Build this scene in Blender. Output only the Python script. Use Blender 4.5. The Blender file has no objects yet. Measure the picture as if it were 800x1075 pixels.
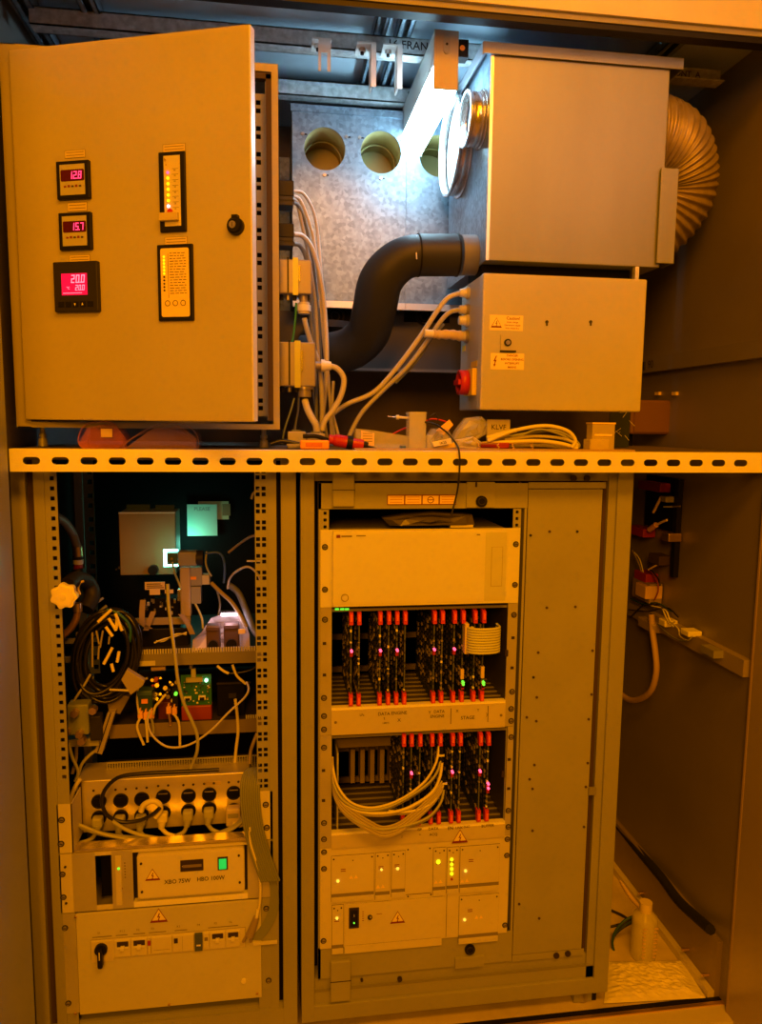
import bpy, bmesh, math, random
from mathutils import Vector, Matrix
random.seed(7)
S = bpy.context.scene
COL = S.collection
PI = math.pi
CZ = 1.54                      # height of the camera above the enclosure floor
# ------------------------------------------------------------------ camera
RM = Matrix(((0.9899087, -0.00618693, 0.1415715),
             (-0.1412878, -0.11984563, 0.98268753),
             (0.01088691, -0.99277326, -0.11951037)))
FPX = 778.0
cam = bpy.data.objects.new('camera', bpy.data.cameras.new('camera'))
COL.objects.link(cam)
cam.data.sensor_fit = 'HORIZONTAL'; cam.data.sensor_width = 36.0; cam.data.lens = FPX / 800 * 36
cam.data.clip_start = 0.05
cm = Matrix.Identity(4)
for i in range(3):
    cm[i][0] = RM[i][0]; cm[i][1] = -RM[i][1]; cm[i][2] = -RM[i][2]
cm[2][3] = CZ
cam.matrix_world = cm
S.camera = cam
# ------------------------------------------------------------------ light and exposure
S.view_settings.view_transform = 'Standard'; S.view_settings.look = 'None'
S.view_settings.gamma = 1; S.view_settings.use_curve_mapping = False
S.view_settings.exposure = 0.0
AMBER = (1.0, 0.292, 0.0008)
W = bpy.data.worlds.new('world'); S.world = W; W.use_nodes = True
W.node_tree.nodes['Background'].inputs[0].default_value = (*AMBER, 1)
W.node_tree.nodes['Background'].inputs[1].default_value = 0.12
def area(name, loc, target, sx, sy, power, color):
    l = bpy.data.lights.new(name, 'AREA'); l.shape = 'RECTANGLE'; l.size = sx; l.size_y = sy
    l.energy = power; l.color = color
    o = bpy.data.objects.new(name, l); COL.objects.link(o); o.location = loc
    o.rotation_euler = (Vector(target) - Vector(loc)).to_track_quat('-Z', 'Y').to_euler()
    return o
area('room_side_light', (0.60, -0.35, 3.25), (0.45, 1.7, 0.9), 1.4, 0.6, 60, AMBER)
area('room_side_light', (-0.5, -1.5, 2.5), (0.2, 1.7, 0.5), 0.6, 1.0, 58, AMBER)
area('room_side_light', (1.5, -1.6, 3.0), (0.7, 1.7, 2.30), 0.9, 0.6, 0.35, (1, .50, .30)).data.spread = math.radians(19)  # added narrow beam, only to give the steel box a paler sheen

# ------------------------------------------------------------------ pixel rays
def ray(px, py):
    return RM @ Vector(((px - 400) / FPX, (py - 537.5) / FPX, 1.0))
def w(px, py, Y):
    r = ray(px, py); r = r * (Y / r.y); r.z += CZ
    return r
def wx(px, py, X):
    r = ray(px, py); r = r * (X / r.x); r.z += CZ
    return r
def wz(px, py, Z=0.0):
    r = ray(px, py); r = r * ((Z - CZ) / r.z); r.z += CZ
    return r
def R(px0, py0, px1, py1, Y):
    cx, cy = (px0 + px1) / 2, (py0 + py1) / 2
    return w(px0, cy, Y).x, w(px1, cy, Y).x, w(cx, py1, Y).z, w(cx, py0, Y).z

# ------------------------------------------------------------------ materials
MATS = {}
def mat(name, col, rough=0.5, metal=0.0, emit=0.0, ecol=None, noise=0.0, nscale=8.0, bump=0.0, alpha=1.0,
        trans=0.0, stretch=(1, 1, 1), vor=0.0, spec=0.5):
    if name in MATS: return MATS[name]
    m = bpy.data.materials.new(name); m.use_nodes = True
    nt = m.node_tree; b = nt.nodes['Principled BSDF']
    b.inputs['Base Color'].default_value = (*col, 1)
    b.inputs['Roughness'].default_value = rough
    b.inputs['Metallic'].default_value = metal
    b.inputs['Specular IOR Level'].default_value = spec
    b.inputs['Alpha'].default_value = alpha
    b.inputs['Transmission Weight'].default_value = trans
    if emit:
        b.inputs['Emission Color'].default_value = (*(ecol or col), 1)
        b.inputs['Emission Strength'].default_value = emit
    if noise or bump or vor:
        tc = nt.nodes.new('ShaderNodeTexCoord'); mp = nt.nodes.new('ShaderNodeMapping')
        mp.inputs['Scale'].default_value = stretch
        nt.links.new(tc.outputs['Object'], mp.inputs['Vector'])
        n = nt.nodes.new('ShaderNodeTexNoise'); n.inputs['Scale'].default_value = nscale
        n.inputs['Detail'].default_value = 5
        nt.links.new(mp.outputs['Vector'], n.inputs['Vector'])
        fac = n.outputs['Fac']
        if vor:
            v = nt.nodes.new('ShaderNodeTexVoronoi'); v.inputs['Scale'].default_value = vor
            nt.links.new(mp.outputs['Vector'], v.inputs['Vector'])
            mx = nt.nodes.new('ShaderNodeMix'); mx.inputs[0].default_value = 0.45
            nt.links.new(n.outputs['Fac'], mx.inputs[2]); nt.links.new(v.outputs['Color'], mx.inputs[3])
            fac = mx.outputs[0]
        if noise:
            cr = nt.nodes.new('ShaderNodeValToRGB')
            cr.color_ramp.elements[0].position = 0.3; cr.color_ramp.elements[1].position = 0.7
            cr.color_ramp.elements[0].color = (*[c * (1 - noise) for c in col], 1)
            cr.color_ramp.elements[1].color = (*[min(1, c * (1 + noise)) for c in col], 1)
            nt.links.new(fac, cr.inputs['Fac']); nt.links.new(cr.outputs['Color'], b.inputs['Base Color'])
        if bump:
            bp = nt.nodes.new('ShaderNodeBump'); bp.inputs['Strength'].default_value = bump
            bp.inputs['Distance'].default_value = 0.002
            nt.links.new(fac, bp.inputs['Height']); nt.links.new(bp.outputs['Normal'], b.inputs['Normal'])
    MATS[name] = m
    return m
paint = mat('cabinet_paint', (.50, .47, .42), .34, noise=.04, nscale=5)
boxpaint = mat('control_box_paint', (.52, .51, .46), .38, noise=.04, nscale=5)
rackp = mat('rack_paint', (.33, .34, .32), .5, noise=.05, nscale=6)
rackd = mat('rack_paint_olive', (.25, .25, .22), .5, noise=.06, nscale=6)
beige = mat('beige_panel', (.60, .60, .55), .42, noise=.04, nscale=6)
beige2 = mat('light_panel', (.68, .66, .58), .4, noise=.05, nscale=5)
alu = mat('aluminium_panel', (.56, .55, .52), .38, metal=.35, noise=.08, nscale=10)
hpm = mat('computer_front', (.77, .78, .72), .5, noise=.02)
hpm2 = mat('computer_front_grey', (.64, .67, .58), .5)
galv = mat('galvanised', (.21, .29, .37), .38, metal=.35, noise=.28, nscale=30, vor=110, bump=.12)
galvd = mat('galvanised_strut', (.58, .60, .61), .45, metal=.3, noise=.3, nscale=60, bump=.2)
steel = mat('stainless', (.28, .30, .35), .5, metal=.5, noise=.10, nscale=6, stretch=(1, 1, .3))
spig = mat('spigot_steel', (.66, .64, .62), .25, metal=.85, noise=.05)
zinc = mat('zinc_bar', (.97, .98, .92), .45, metal=.1, noise=.05, nscale=20)
wallm = mat('enclosure_sheet', (.30, .27, .24), .42, metal=.35, noise=.10, nscale=3)
doorm = mat('door_sheet', (.46, .40, .33), .34, metal=.3, noise=.08, nscale=2)
ldoorm = mat('left_door_sheet', (.36, .40, .75), .4, metal=.1, noise=.06, nscale=3)
beamm = mat('beam_paint', (.64, .60, .50), .45, noise=.04)
ceilm = mat('ceiling_sheet', (.48, .60, .70), .5, metal=.1, noise=.06)
floorm = mat('enclosure_floor', (.62, .55, .45), .5, noise=.15, nscale=12)
black = mat('black_plastic', (.010, .010, .012), .45, spec=.2)
blackm = mat('black_matte', (.005, .005, .005), .8, spec=.15)
dark = mat('dark_plastic', (.026, .025, .028), .5, spec=.25)
gasket = mat('brown_gasket', (.07, .045, .03), .8)
pvc = mat('pipe_grey', (.026, .030, .040), .5, spec=.35)
pvc2 = mat('pipe_grey_light', (.16, .17, .18), .5)
white = mat('white_plastic', (.78, .78, .76), .4)
gcable = mat('grey_cable', (.42, .42, .42), .45)
gcable2 = mat('light_grey_cable', (.56, .55, .53), .45)
dcable = mat('slate_cable', (.16, .18, .20), .5)
tcable = mat('tan_cable', (.42, .44, .28), .4)
ycable = mat('yellow_cable', (.78, .74, .30), .35)
bcable = mat('black_cable', (.012, .012, .012), .3)
blue = mat('blue_plastic', (.05, .12, .45), .4)
teal = mat('teal_lit_slit', (.02, .10, .12), .4)
red = mat('red_plastic', (.50, .02, .015), .35)
redd = mat('dark_red', (.35, .02, .02), .5)
ejr = mat('ejector_red', (.62, .045, .015), .4)
orange = mat('orange_plastic', (.95, .38, .03), .35)
yellow = mat('yellow_plastic', (.85, .65, .03), .4)
brass = mat('brass', (.75, .55, .25), .3, metal=.9)
chrome = mat('chrome', (.7, .7, .7), .2, metal=1.0)
screwm = mat('screw_steel', (.45, .43, .40), .3, metal=.8)
ink = mat('ink', (.03, .02, .02), .6)
inkr = mat('red_ink', (.20, .01, .01), .6)
inkg = mat('faint_ink', (.22, .19, .15), .6)
lab = mat('yellow_label', (.95, .85, .35), .5)
labo = mat('orange_label', (1, .80, .35), .5)
labw = mat('white_label', (.85, .84, .80), .5)
pcb = mat('pcb_dark', (.02, .035, .02), .5)
pcbg = mat('pcb_green', (.02, .16, .06), .45)
chipm = mat('chip', (.03, .03, .03), .4)
chipt = mat('chip_marking', (.28, .25, .18), .5)
clearp = mat('clear_plastic', (.85, .85, .84), .15, alpha=.38)
clearp2 = mat('clear_plastic_dense', (.85, .86, .85), .12, alpha=.34)
bagp = mat('pink_film', (.95, .30, .25), .2, alpha=.30)
bagv = mat('mauve_film', (.85, .45, .50), .2, alpha=.24)
bottlem = mat('bottle_plastic', (.9, .88, .8), .25, alpha=.42)
paper = mat('paper', (.85, .82, .74), .8, noise=.08, nscale=30, bump=.6)
olive = mat('duct_inside', (.42, .37, .16), .5, metal=.4)
flexm = mat('flex_duct_foil', (.30, .25, .19), .38, metal=.4, noise=.2, nscale=40, bump=.3)
foam = mat('foam_rubber', (.008, .008, .008), .9)
copper = mat('connector_metal', (.30, .28, .32), .35, metal=.35)
ribm = mat('ribbon_grey_green', (.22, .25, .19), .5)
ribt = mat('ribbon_tan', (.62, .66, .40), .45)
def em(name, col, s): return mat(name, col, .5, emit=s, ecol=col)
tube_e = em('fluorescent_diffuser', (.50, .83, 1.0), 26.0)
led_r = em('led_red', (1, .03, .08), 7); led_w = em('led_pinkwhite', (1, .45, .5), 5)
led_y = em('led_yellow', (.80, 1.0, .01), 1.0); led_g = em('led_green', (.15, 1, .05), 1.1)
dig_r = em('digit_red', (1, .05, .18), 1.8); dig_p = em('digit_pink', (1, .22, .35), 1.6)
scr_r = em('screen_red', (.80, .003, .09), .55); scr_d = mat('screen_dark_red', (.08, 0, .008), .2)
sw_g = em('switch_green', (.01, .60, .08), .85); teal_e = em('teal_lamp', (.25, 1.0, .72), 9)
pink_e = em('pink_lamp', (1.0, .72, .78), 5)

# ------------------------------------------------------------------ mesh builder
FONT_CACHE = {}
class MB:
    def __init__(s, M=None):
        s.v = []; s.f = []; s.mi = []; s.sm = []; s.m = []; s.M = M
    def mid(s, m):
        if m not in s.m: s.m.append(m)
        return s.m.index(m)
    def add(s, vs, fs, m, smooth=False):
        o = len(s.v)
        for p in vs:
            p = Vector(p)
            s.v.append(s.M @ p if s.M else p)
        k = s.mid(m)
        for f in fs:
            s.f.append([i + o for i in f]); s.mi.append(k); s.sm.append(smooth)
        return s
    def box(s, x0, x1, y0, y1, z0, z1, m, c=0.0):
        if x1 < x0: x0, x1 = x1, x0
        if y1 < y0: y0, y1 = y1, y0
        if z1 < z0: z0, z1 = z1, z0
        if c <= 0:
            vs = [(x, y, z) for x in (x0, x1) for y in (y0, y1) for z in (z0, z1)]
            return s.add(vs, [(0, 1, 3, 2), (4, 6, 7, 5), (0, 4, 5, 1), (2, 3, 7, 6), (0, 2, 6, 4), (1, 5, 7, 3)], m)
        c = min(c, (x1 - x0) / 2.2, (y1 - y0) / 2.2, (z1 - z0) / 2.2)
        bm = bmesh.new(); bmesh.ops.create_cube(bm, size=1)
        for q in bm.verts:
            q.co = Vector(((x0 + x1) / 2 + q.co.x * (x1 - x0), (y0 + y1) / 2 + q.co.y * (y1 - y0), (z0 + z1) / 2 + q.co.z * (z1 - z0)))
        bmesh.ops.bevel(bm, geom=bm.edges[:], offset=c, segments=2, profile=.5, affect='EDGES')
        bm.verts.index_update()
        s.add([q.co.copy() for q in bm.verts], [[q.index for q in f.verts] for f in bm.faces], m); bm.free()
        return s
    def prism(s, pts, y0, y1, m):           # outline in x,z extruded along y
        n = len(pts)
        vs = [(x, y0, z) for x, z in pts] + [(x, y1, z) for x, z in pts]
        fs = [list(range(n)), list(range(2 * n - 1, n - 1, -1))] + [(i, (i + 1) % n, n + (i + 1) % n, n + i) for i in range(n)]
        return s.add(vs, fs, m)
    def prismx(s, pts, x0, x1, m):          # outline in y,z extruded along x
        n = len(pts)
        vs = [(x0, y, z) for y, z in pts] + [(x1, y, z) for y, z in pts]
        fs = [list(range(n)), list(range(2 * n - 1, n - 1, -1))] + [(i, (i + 1) % n, n + (i + 1) % n, n + i) for i in range(n)]
        return s.add(vs, fs, m)
    def rounded(s, x0, x1, z0, z1, r, y0, y1, m):
        pts = []
        for cx, cz, a in ((x1 - r, z1 - r, 0), (x0 + r, z1 - r, 90), (x0 + r, z0 + r, 180), (x1 - r, z0 + r, 270)):
            for k in range(5):
                t = math.radians(a + k * 22.5); pts.append((cx + r * math.cos(t), cz + r * math.sin(t)))
        return s.prism(pts, y0, y1, m)
    def sweep(s, pts, rad, m, n=10, caps=True, closed=False, flat=None):
        pts = [Vector(p) for p in pts]; N = len(pts)
        rf = rad if callable(rad) else (lambda t: rad)
        def tan(i):
            if closed: return (pts[(i + 1) % N] - pts[i - 1]).normalized()
            return (pts[min(i + 1, N - 1)] - pts[max(i - 1, 0)]).normalized()
        t0 = tan(0); a = Vector((0, 0, 1)) if abs(t0.z) < .9 else Vector((1, 0, 0))
        if flat: a = Vector(flat[0])
        u = (a - t0 * a.dot(t0)).normalized(); vs = []
        for i in range(N):
            t = tan(i)
            if flat: a = Vector(flat[0]); u = (a - t * a.dot(t)).normalized()
            else: u = (u - t * u.dot(t)).normalized()
            b = t.cross(u); r = rf(i / max(1, N - 1))
            ru, rb = (r, r) if not flat else (flat[1], flat[2])
            for k in range(n):
                th = 2 * PI * k / n
                vs.append(pts[i] + u * (math.cos(th) * ru) + b * (math.sin(th) * rb))
        fs = []
        for i in range(N if closed else N - 1):
            for k in range(n):
                j = (i + 1) % N
                fs.append((i * n + k, i * n + (k + 1) % n, j * n + (k + 1) % n, j * n + k))
        s.add(vs, fs, m, True)
        if caps and not closed:
            s.add([vs[k] for k in range(n)], [list(range(n))[::-1]], m)
            s.add([vs[(N - 1) * n + k] for k in range(n)], [list(range(n))], m)
        return s
    def cyl(s, p0, p1, r, m, n=20, r2=None):
        return s.sweep([p0, p1], (lambda t: r + ((r2 if r2 is not None else r) - r) * t), m, n)
    def ring(s, p0, p1, ro, ri, m, n=32):
        p0, p1 = Vector(p0), Vector(p1); t = (p1 - p0).normalized()
        a = Vector((0, 0, 1)) if abs(t.z) < .9 else Vector((1, 0, 0))
        u = (a - t * a.dot(t)).normalized(); b = t.cross(u); vs = []
        for p, r in ((p0, ro), (p1, ro), (p1, ri), (p0, ri)):
            for k in range(n):
                th = 2 * PI * k / n; vs.append(p + u * (math.cos(th) * r) + b * (math.sin(th) * r))
        fs = [(q * n + k, q * n + (k + 1) % n, ((q + 1) % 4) * n + (k + 1) % n, ((q + 1) % 4) * n + k) for q in range(4) for k in range(n)]
        return s.add(vs, fs, m, n > 12)
    def cell(s, x0, x1, z0, z1, y0, y1, cx, cz, hole, m, ms=None, n=24):
        """plate cell with a hole; hole = ('c',r) | ('r',hw,hh) | ('s',half_len,r)"""
        ang = sorted(set([2 * PI * k / n for k in range(n)] + [math.atan2(z - cz, x - cx) % (2 * PI) for x in (x0, x1) for z in (z0, z1)] +
                     ([math.atan2(q * hole[2], p * hole[1]) % (2 * PI) for p in (-1, 1) for q in (-1, 1)] if hole[0] == 'r' else [])))
        def outr(a):
            c, d = math.cos(a), math.sin(a); t = 1e9
            if c > 1e-9: t = min(t, (x1 - cx) / c)
            if c < -1e-9: t = min(t, (x0 - cx) / c)
            if d > 1e-9: t = min(t, (z1 - cz) / d)
            if d < -1e-9: t = min(t, (z0 - cz) / d)
            return t
        def inr(a):
            c, d = math.cos(a), math.sin(a)
            if hole[0] == 'c': return hole[1]
            if hole[0] == 'r': return min(hole[1] / max(abs(c), 1e-9), hole[2] / max(abs(d), 1e-9))
            L, r = hole[1], hole[2]
            if abs(d) > 1e-9 and r / abs(d) * abs(c) <= L: return r / abs(d)
            c2 = abs(c); return L * c2 + math.sqrt(max(0, L * L * c2 * c2 - L * L + r * r))
        N = len(ang); vs = []
        for y in (y0, y1):
            for a in ang: r = outr(a); vs.append((cx + r * math.cos(a), y, cz + r * math.sin(a)))
            for a in ang: r = inr(a); vs.append((cx + r * math.cos(a), y, cz + r * math.sin(a)))
        fs = []; gs = []
        for i in range(N):
            j = (i + 1) % N
            fs += [(i, j, N + j, N + i), (2 * N + i, 3 * N + i, 3 * N + j, 2 * N + j), (i, 2 * N + i, 2 * N + j, j)]
            gs.append((N + i, N + j, 3 * N + j, 3 * N + i))
        s.add(vs, fs + gs, m)
        return s
    def text(s, t, x, y, z, size, m, align='CENTER', rot=0.0, sx=1.0):
        key = (t, align)
        if key not in FONT_CACHE:
            c = bpy.data.curves.new('t', 'FONT'); c.body = t; c.size = 1; c.align_x = align; c.align_y = 'CENTER'; c.resolution_u = 2; c.offset = .012
            o = bpy.data.objects.new('t', c); COL.objects.link(o)
            bpy.context.view_layer.update()
            me = bpy.data.meshes.new_from_object(o.evaluated_get(bpy.context.evaluated_depsgraph_get()))
            FONT_CACHE[key] = ([q.co.copy() for q in me.vertices], [list(p.vertices) for p in me.polygons])
            bpy.data.objects.remove(o); bpy.data.curves.remove(c); bpy.data.meshes.remove(me)
        vs, fs = FONT_CACHE[key]; ca, sa = math.cos(rot), math.sin(rot)
        return s.add([(x + size * (v.x * sx * ca - v.y * sa), y, z + size * (v.x * sx * sa + v.y * ca)) for v in vs], fs, m)
    def seg7(s, txt, x, y, z, h, m):
        wd = h * .5; t = h * .13
        MAP = {'0': 'abcdef', '1': 'bc', '2': 'abged', '5': 'afgcd', '7': 'abc', '8': 'abcdefg'}
        for ch in txt:
            if ch == '.':
                s.box(x - t * .9, x + t * .1, y, y + .0004, z, z + t, m); x += t * .5; continue
            sh = h * .1
            P = {'a': (0, h - t, wd, h), 'd': (0, 0, wd, t), 'g': (0, h / 2 - t / 2, wd, h / 2 + t / 2), 'f': (0, h / 2, t, h),
                 'e': (0, 0, t, h / 2), 'b': (wd - t, h / 2, wd, h), 'c': (wd - t, 0, wd, h / 2)}
            for q in MAP[ch]:
                a, b, c, d = P[q]
                s.add([(x + a + sh * b / h, y, z + b), (x + c + sh * b / h, y, z + b), (x + c + sh * d / h, y, z + d), (x + a + sh * d / h, y, z + d)], [(0, 1, 2, 3)], m)
            x += wd * 1.35
        return s
    def warn(s, x, y, z, h, fill=None, line=None):
        fill = fill or lab; line = line or inkr
        def tri(k, yy, m): s.prism([(x - h * .58 * k, z - h * .5 * k + h * (k - 1) * -.17), (x + h * .58 * k, z - h * .5 * k + h * (k - 1) * -.17), (x, z + h * .5 * k + h * (k - 1) * -.17)], yy, y, m)
        tri(1, y - .0004, line); tri(.76, y - .0008, fill)
        q = h * .3; b = [(.1, 1), (-.45, -.05), (0, .05), (-.15, -.6), (-.3, -.5), (-.05, -1.05), (.2, -.55), (.05, -.55), (.45, .25), (0, .12), (.35, 1)]
        s.add([(x + a * q * .8, y - .0012, z - h * .12 + c * q) for a, c in b], [list(range(len(b)))], line)
        return s
    def build(s, name, parent=None, label=None, cat=None, group=None, kind=None, bevel=0.0, origin=None):
        me = bpy.data.meshes.new(name)
        if parent is not None: O = Vector(parent['o'])
        elif origin is not None: O = Vector(origin)
        else:
            xs = [p.x for p in s.v]; ys = [p.y for p in s.v]; zs = [p.z for p in s.v]
            O = Vector(((min(xs) + max(xs)) / 2, (min(ys) + max(ys)) / 2, min(zs)))
        me.from_pydata([p - O for p in s.v], [], s.f)
        for m in s.m: me.materials.append(m)
        me.polygons.foreach_set('material_index', s.mi); me.polygons.foreach_set('use_smooth', s.sm)
        bm = bmesh.new(); bm.from_mesh(me); bmesh.ops.recalc_face_normals(bm, faces=bm.faces[:]); bm.to_mesh(me); bm.free()
        o = bpy.data.objects.new(name, me); COL.objects.link(o)
        o['o'] = tuple(O)
        if parent is not None: o.parent = parent
        else: o.location = O
        if label: o['label'] = label
        if cat: o['category'] = cat
        if group: o['group'] = group
        if kind: o['kind'] = kind
        if bevel:
            b = o.modifiers.new('bevel', 'BEVEL'); b.width = bevel; b.segments = 2; b.limit_method = 'ANGLE'
        return o
def thing(name, label, cat, loc, group=None, kind=None):
    o = bpy.data.objects.new(name, None); COL.objects.link(o); o.location = loc; o['o'] = tuple(loc)
    o.empty_display_size = .02
    if label: o['label'] = label
    if cat: o['category'] = cat
    if group: o['group'] = group
    if kind: o['kind'] = kind
    return o
def struct(name, mb, label=None, bevel=0.0):
    o = mb.build(name, kind='structure', bevel=bevel)
    if label: o['label'] = label
    return o
def dup(root, d, label=None):
    r = root.copy(); COL.objects.link(r); r.location = root.location + Vector(d)
    if label: r['label'] = label
    for ch in list(root.children):
        c = ch.copy(); COL.objects.link(c); c.parent = r
        for g in list(ch.children):
            k = g.copy(); COL.objects.link(k); k.parent = c
    return r
def cr(pts, k=8, closed=False):             # Catmull-Rom
    P = [Vector(p) for p in pts]; out = []; n = len(P)
    for i in range(n if closed else n - 1):
        if closed: a, b, c, d = P[i - 1], P[i], P[(i + 1) % n], P[(i + 2) % n]
        else: a, b, c, d = P[max(i - 1, 0)], P[i], P[i + 1], P[min(i + 2, n - 1)]
        for j in range(k):
            t = j / k
            out.append(.5 * ((2 * b) + (c - a) * t + (2 * a - 5 * b + 4 * c - d) * t * t + (3 * b - a - 3 * c + d) * t ** 3))
    if not closed: out.append(P[-1])
    return out
def pts3(l, Y):
    return [w(p[0], p[1], p[2] if len(p) > 2 else Y) for p in l]
def cable(name, l, Y, r, m, label, group=None, cat='cable', n=8):
    return MB().sweep(cr(pts3(l, Y)), r, m, n).build(name, label=label, cat=cat, group=group)
def screw(parent, x, y, z, r=.0055, washer=True, m=None, name='screw'):
    b = MB()
    if washer: b.cyl((x, y, z), (x, y - .0012, z), r, dark, 14)
    b.cyl((x, y - .001, z), (x, y - .0034, z), r * .72, m or screwm, 12, r * .6)
    b.box(x - r * .5, x + r * .5, y - .0037, y - .0033, z - r * .1, z + r * .1, ink)
    return b.build(name, parent)

# ================================================================== SETTING
XL, XR, YF, YB, ZT = -0.585, 1.185, 1.63, 2.50, 2.47
struct('floor', MB().box(XL, XR, YF + .05, YB, -.03, 0, floorm))
struct('floor_room', MB().box(-2.5, 3.2, -2.0, YF - .02, -.09, -.05, mat('room_floor', (.35, .3, .26), .5, noise=.1)))
struct('wall_right', MB().box(XR, XR + .02, YF + .02, YB, -.05, ZT, wallm))
struct('wall_left', MB().box(XL - .02, XL, YF + .02, YB, -.05, ZT, wallm))
struct('wall_back', MB().box(XL, XR, YB, YB + .02, -.05, ZT, mat('back_sheet', (.16, .13, .11), .5, metal=.2, noise=.1, nscale=4)))
struct('ceiling', MB().box(XL, XR, YF + .01, YB, ZT, ZT + .02, ceilm))
# front beam of the enclosure with a groove and a dark seal below
z = 2.393
b = MB()
b.box(-.75, 1.6, YF, YF + .02, z + .042, z + .30, beamm).box(-.75, 1.6, YF - .012, YF + .02, z + .020, z + .037, beamm)
b.box(-.75, 1.6, YF + .004, YF + .02, z + .037, z + .042, dark).box(-.75, 1.6, YF - .004, YF + .03, z + .008, z + .020, rackd)
b.box(-.75, 1.6, YF, YF + .03, z - .004, z + .008, black)
b.box(.335, .405, YF - .014, YF - .012, z + .022, z + .030, galvd)
struct('trim_1', b)
b = MB()
b.box(-.8, 1.19, YF + .048, YF + .062, -.05, .004, black)
b.box(-.8, 1.19, YF - .02, YF + .048, -.05, .0, beamm).box(-.8, 1.19, YF + .035, YF + .046, 0, .004, brass)
b.box(-.8, 1.6, YF - .06, YF - .02, -.08, -.012, beamm)
struct('trim_2', b)
# open right door
d1 = MB().box(XR - .01, XR + .03, .75, YF + .012, -.03, 2.36, doorm).build('door_1', kind='structure', bevel=.003)
MB().box(XR - .011, XR - .0095, YF + .006, YF + .013, -.03, 2.36, mat('worn_edge', (.42, .33, .25), .4)).build('edge_strip', d1)
# open left door: lower grey sheet and tan jamb
d2 = MB().box(-.575, -.5435, .9, YF - .008, -.02, 2.5, ldoorm).build('door_2', kind='structure', bevel=.003)
# right wall rails, kickplate
def wall_rail(name, z0, z1, y0, y1, tilt, m, label):
    t = thing(name, label, 'rail', (XR, (y0 + y1) / 2, z0))
    MB().prismx([(y0, z0), (y1, z0 + tilt), (y1, z1 + tilt), (y0, z1)], XR - .022, XR, m).build('channel', t)
    return t
zr = wx(745, 375, XR).z
t = wall_rail('wall_rail', zr - .022, zr + .022, 1.655, 2.45, 0, mat('rail_paint', (.27, .25, .23), .45, metal=.3), 'grey horizontal rail on the right wall above the perforated bar')
p = wx(680, 374, XR - .023)
MB(Matrix.Translation((XR - .0228, p.y - .02, zr)) @ Matrix.Rotation(-PI / 2, 4, 'Z')).text('90', 0, 0, 0, .035, ink).build('lettering', t)
for yy in (2.25,):
    MB().box(XR - .028, XR - .022, yy - .012, yy + .012, zr - .012, zr + .012, dark).build('clip', t)
zr = wx(735, 674, XR).z
t = wall_rail('wall_rail', zr - .022, zr + .022, 1.655, 2.45, 0, mat('rail_paint2', (.30, .26, .20), .5), 'tan horizontal rail on the right wall below the perforated bar')
MB().box(XR - .05, XR - .022, 1.74, 1.80, zr, zr + .02, rackd).build('bracket', t)
k = MB().box(XR - .015, XR, YF + .06, 2.48, 0, .165, mat('kick_sheet', (.30, .25, .19), .4, metal=.3, noise=.08)).box(XR - .034, XR - .015, YF + .06, 2.48, 0, .022, beamm).build('baseboard_right', kind='structure')
for yy in (1.82, 2.08, 1.72):
    MB().cyl((XR - .034, yy, .045), (XR - .012, yy, .045), .004, brass, 10).build('bolt', k)
cable('foam_strip', [(645, 862, 2.33), (660, 880, 2.22), (680, 904, 2.08), (695, 922, 1.98), (712, 945, 1.88), (730, 962, 1.79), (746, 976, 1.69)], 2, .014, foam,
      'black foam strip running down along the right wall above the kickplate', cat='strip')
for o in [bpy.data.objects['foam_strip']]: o.location.x += 0

# ================================================================== CEILING STRUTS
def strutx(x0, x1, Y, z0, z1, label):
    t = thing('strut_channel', label, 'metal channel', (x0, Y, z0))
    b = MB().box(x0, x1, Y, Y + .003, z0, z1, galvd).box(x0, x1, Y, Y + .04, z0, z0 + .003, galvd).box(x0, x1, Y + .037, Y + .04, z0, z1, galvd)
    b.box(x0, x1, Y + .0, Y + .012, z1 - .003, z1, galvd)
    b.build('channel', t); return t
s1 = strutx(w(30, 10, 1.85).x, .88, 1.85, 2.408, 2.446, 'dull galvanised channel crossing just behind the front beam')
s2 = strutx(.0, 1.10, 2.10, 2.402, 2.442, 'bright galvanised channel above the ducts with three holes')
p = w(452, 45, 1.85)
MB().text('16 FRANNIS', p.x - .035, 1.8485, 2.428, .026, ink).build('lettering', s1)
MB().text('REAR', w(437, 96, 2.1).x, 2.0985, 2.424, .02, ink).build('lettering', s2)
def struty(X, wd, y0, y1, z0, z1, label, m=galv):
    b = MB().box(X, X + .003, y0, y1, z0, z1, m).box(X + wd - .003, X + wd, y0, y1, z0, z1, m).box(X, X + wd * .3, y0, y1, z0, z0 + .003, m).box(X + wd * .7, X + wd, y0, y1, z0, z0 + .003, m)
    b.box(X, X + wd, y0, y1, z1 - .003, z1, m)
    return b.build('strut_channel', label=label, cat='metal channel')
struty(-.56, .04, 1.68, 2.48, 2.44, 2.468, 'channel running back along the ceiling in the far left corner')
struty(-.42, .04, 1.68, 2.48, 2.44, 2.468, 'channel running back along the ceiling above the open cabinet door')
struty(.235, .03, 1.68, 2.48, 2.446, 2.468, 'left of the two channels running back between the hanging brackets')
struty(.29, .035, 1.68, 2.48, 2.446, 2.468, 'channel running back along the ceiling beside the light fitting')
struty(.93, .04, 1.68, 2.48, 2.44, 2.468, 'dark channel running back above the flexible duct')
b = thing('strut_channel', 'short marked channel in the dark ceiling corner right of the steel box lid', 'metal channel', (1.0, 1.8, 2.39))
MB().box(.93, 1.12, 1.85, 1.853, 2.402, 2.432, galvd).box(.93, 1.12, 1.83, 1.87, 2.398, 2.401, galvd).build('channel', b)
MB().text('FRONT  A', 1.02, 1.8485, 2.416, .02, ink).build('lettering', b)
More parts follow.
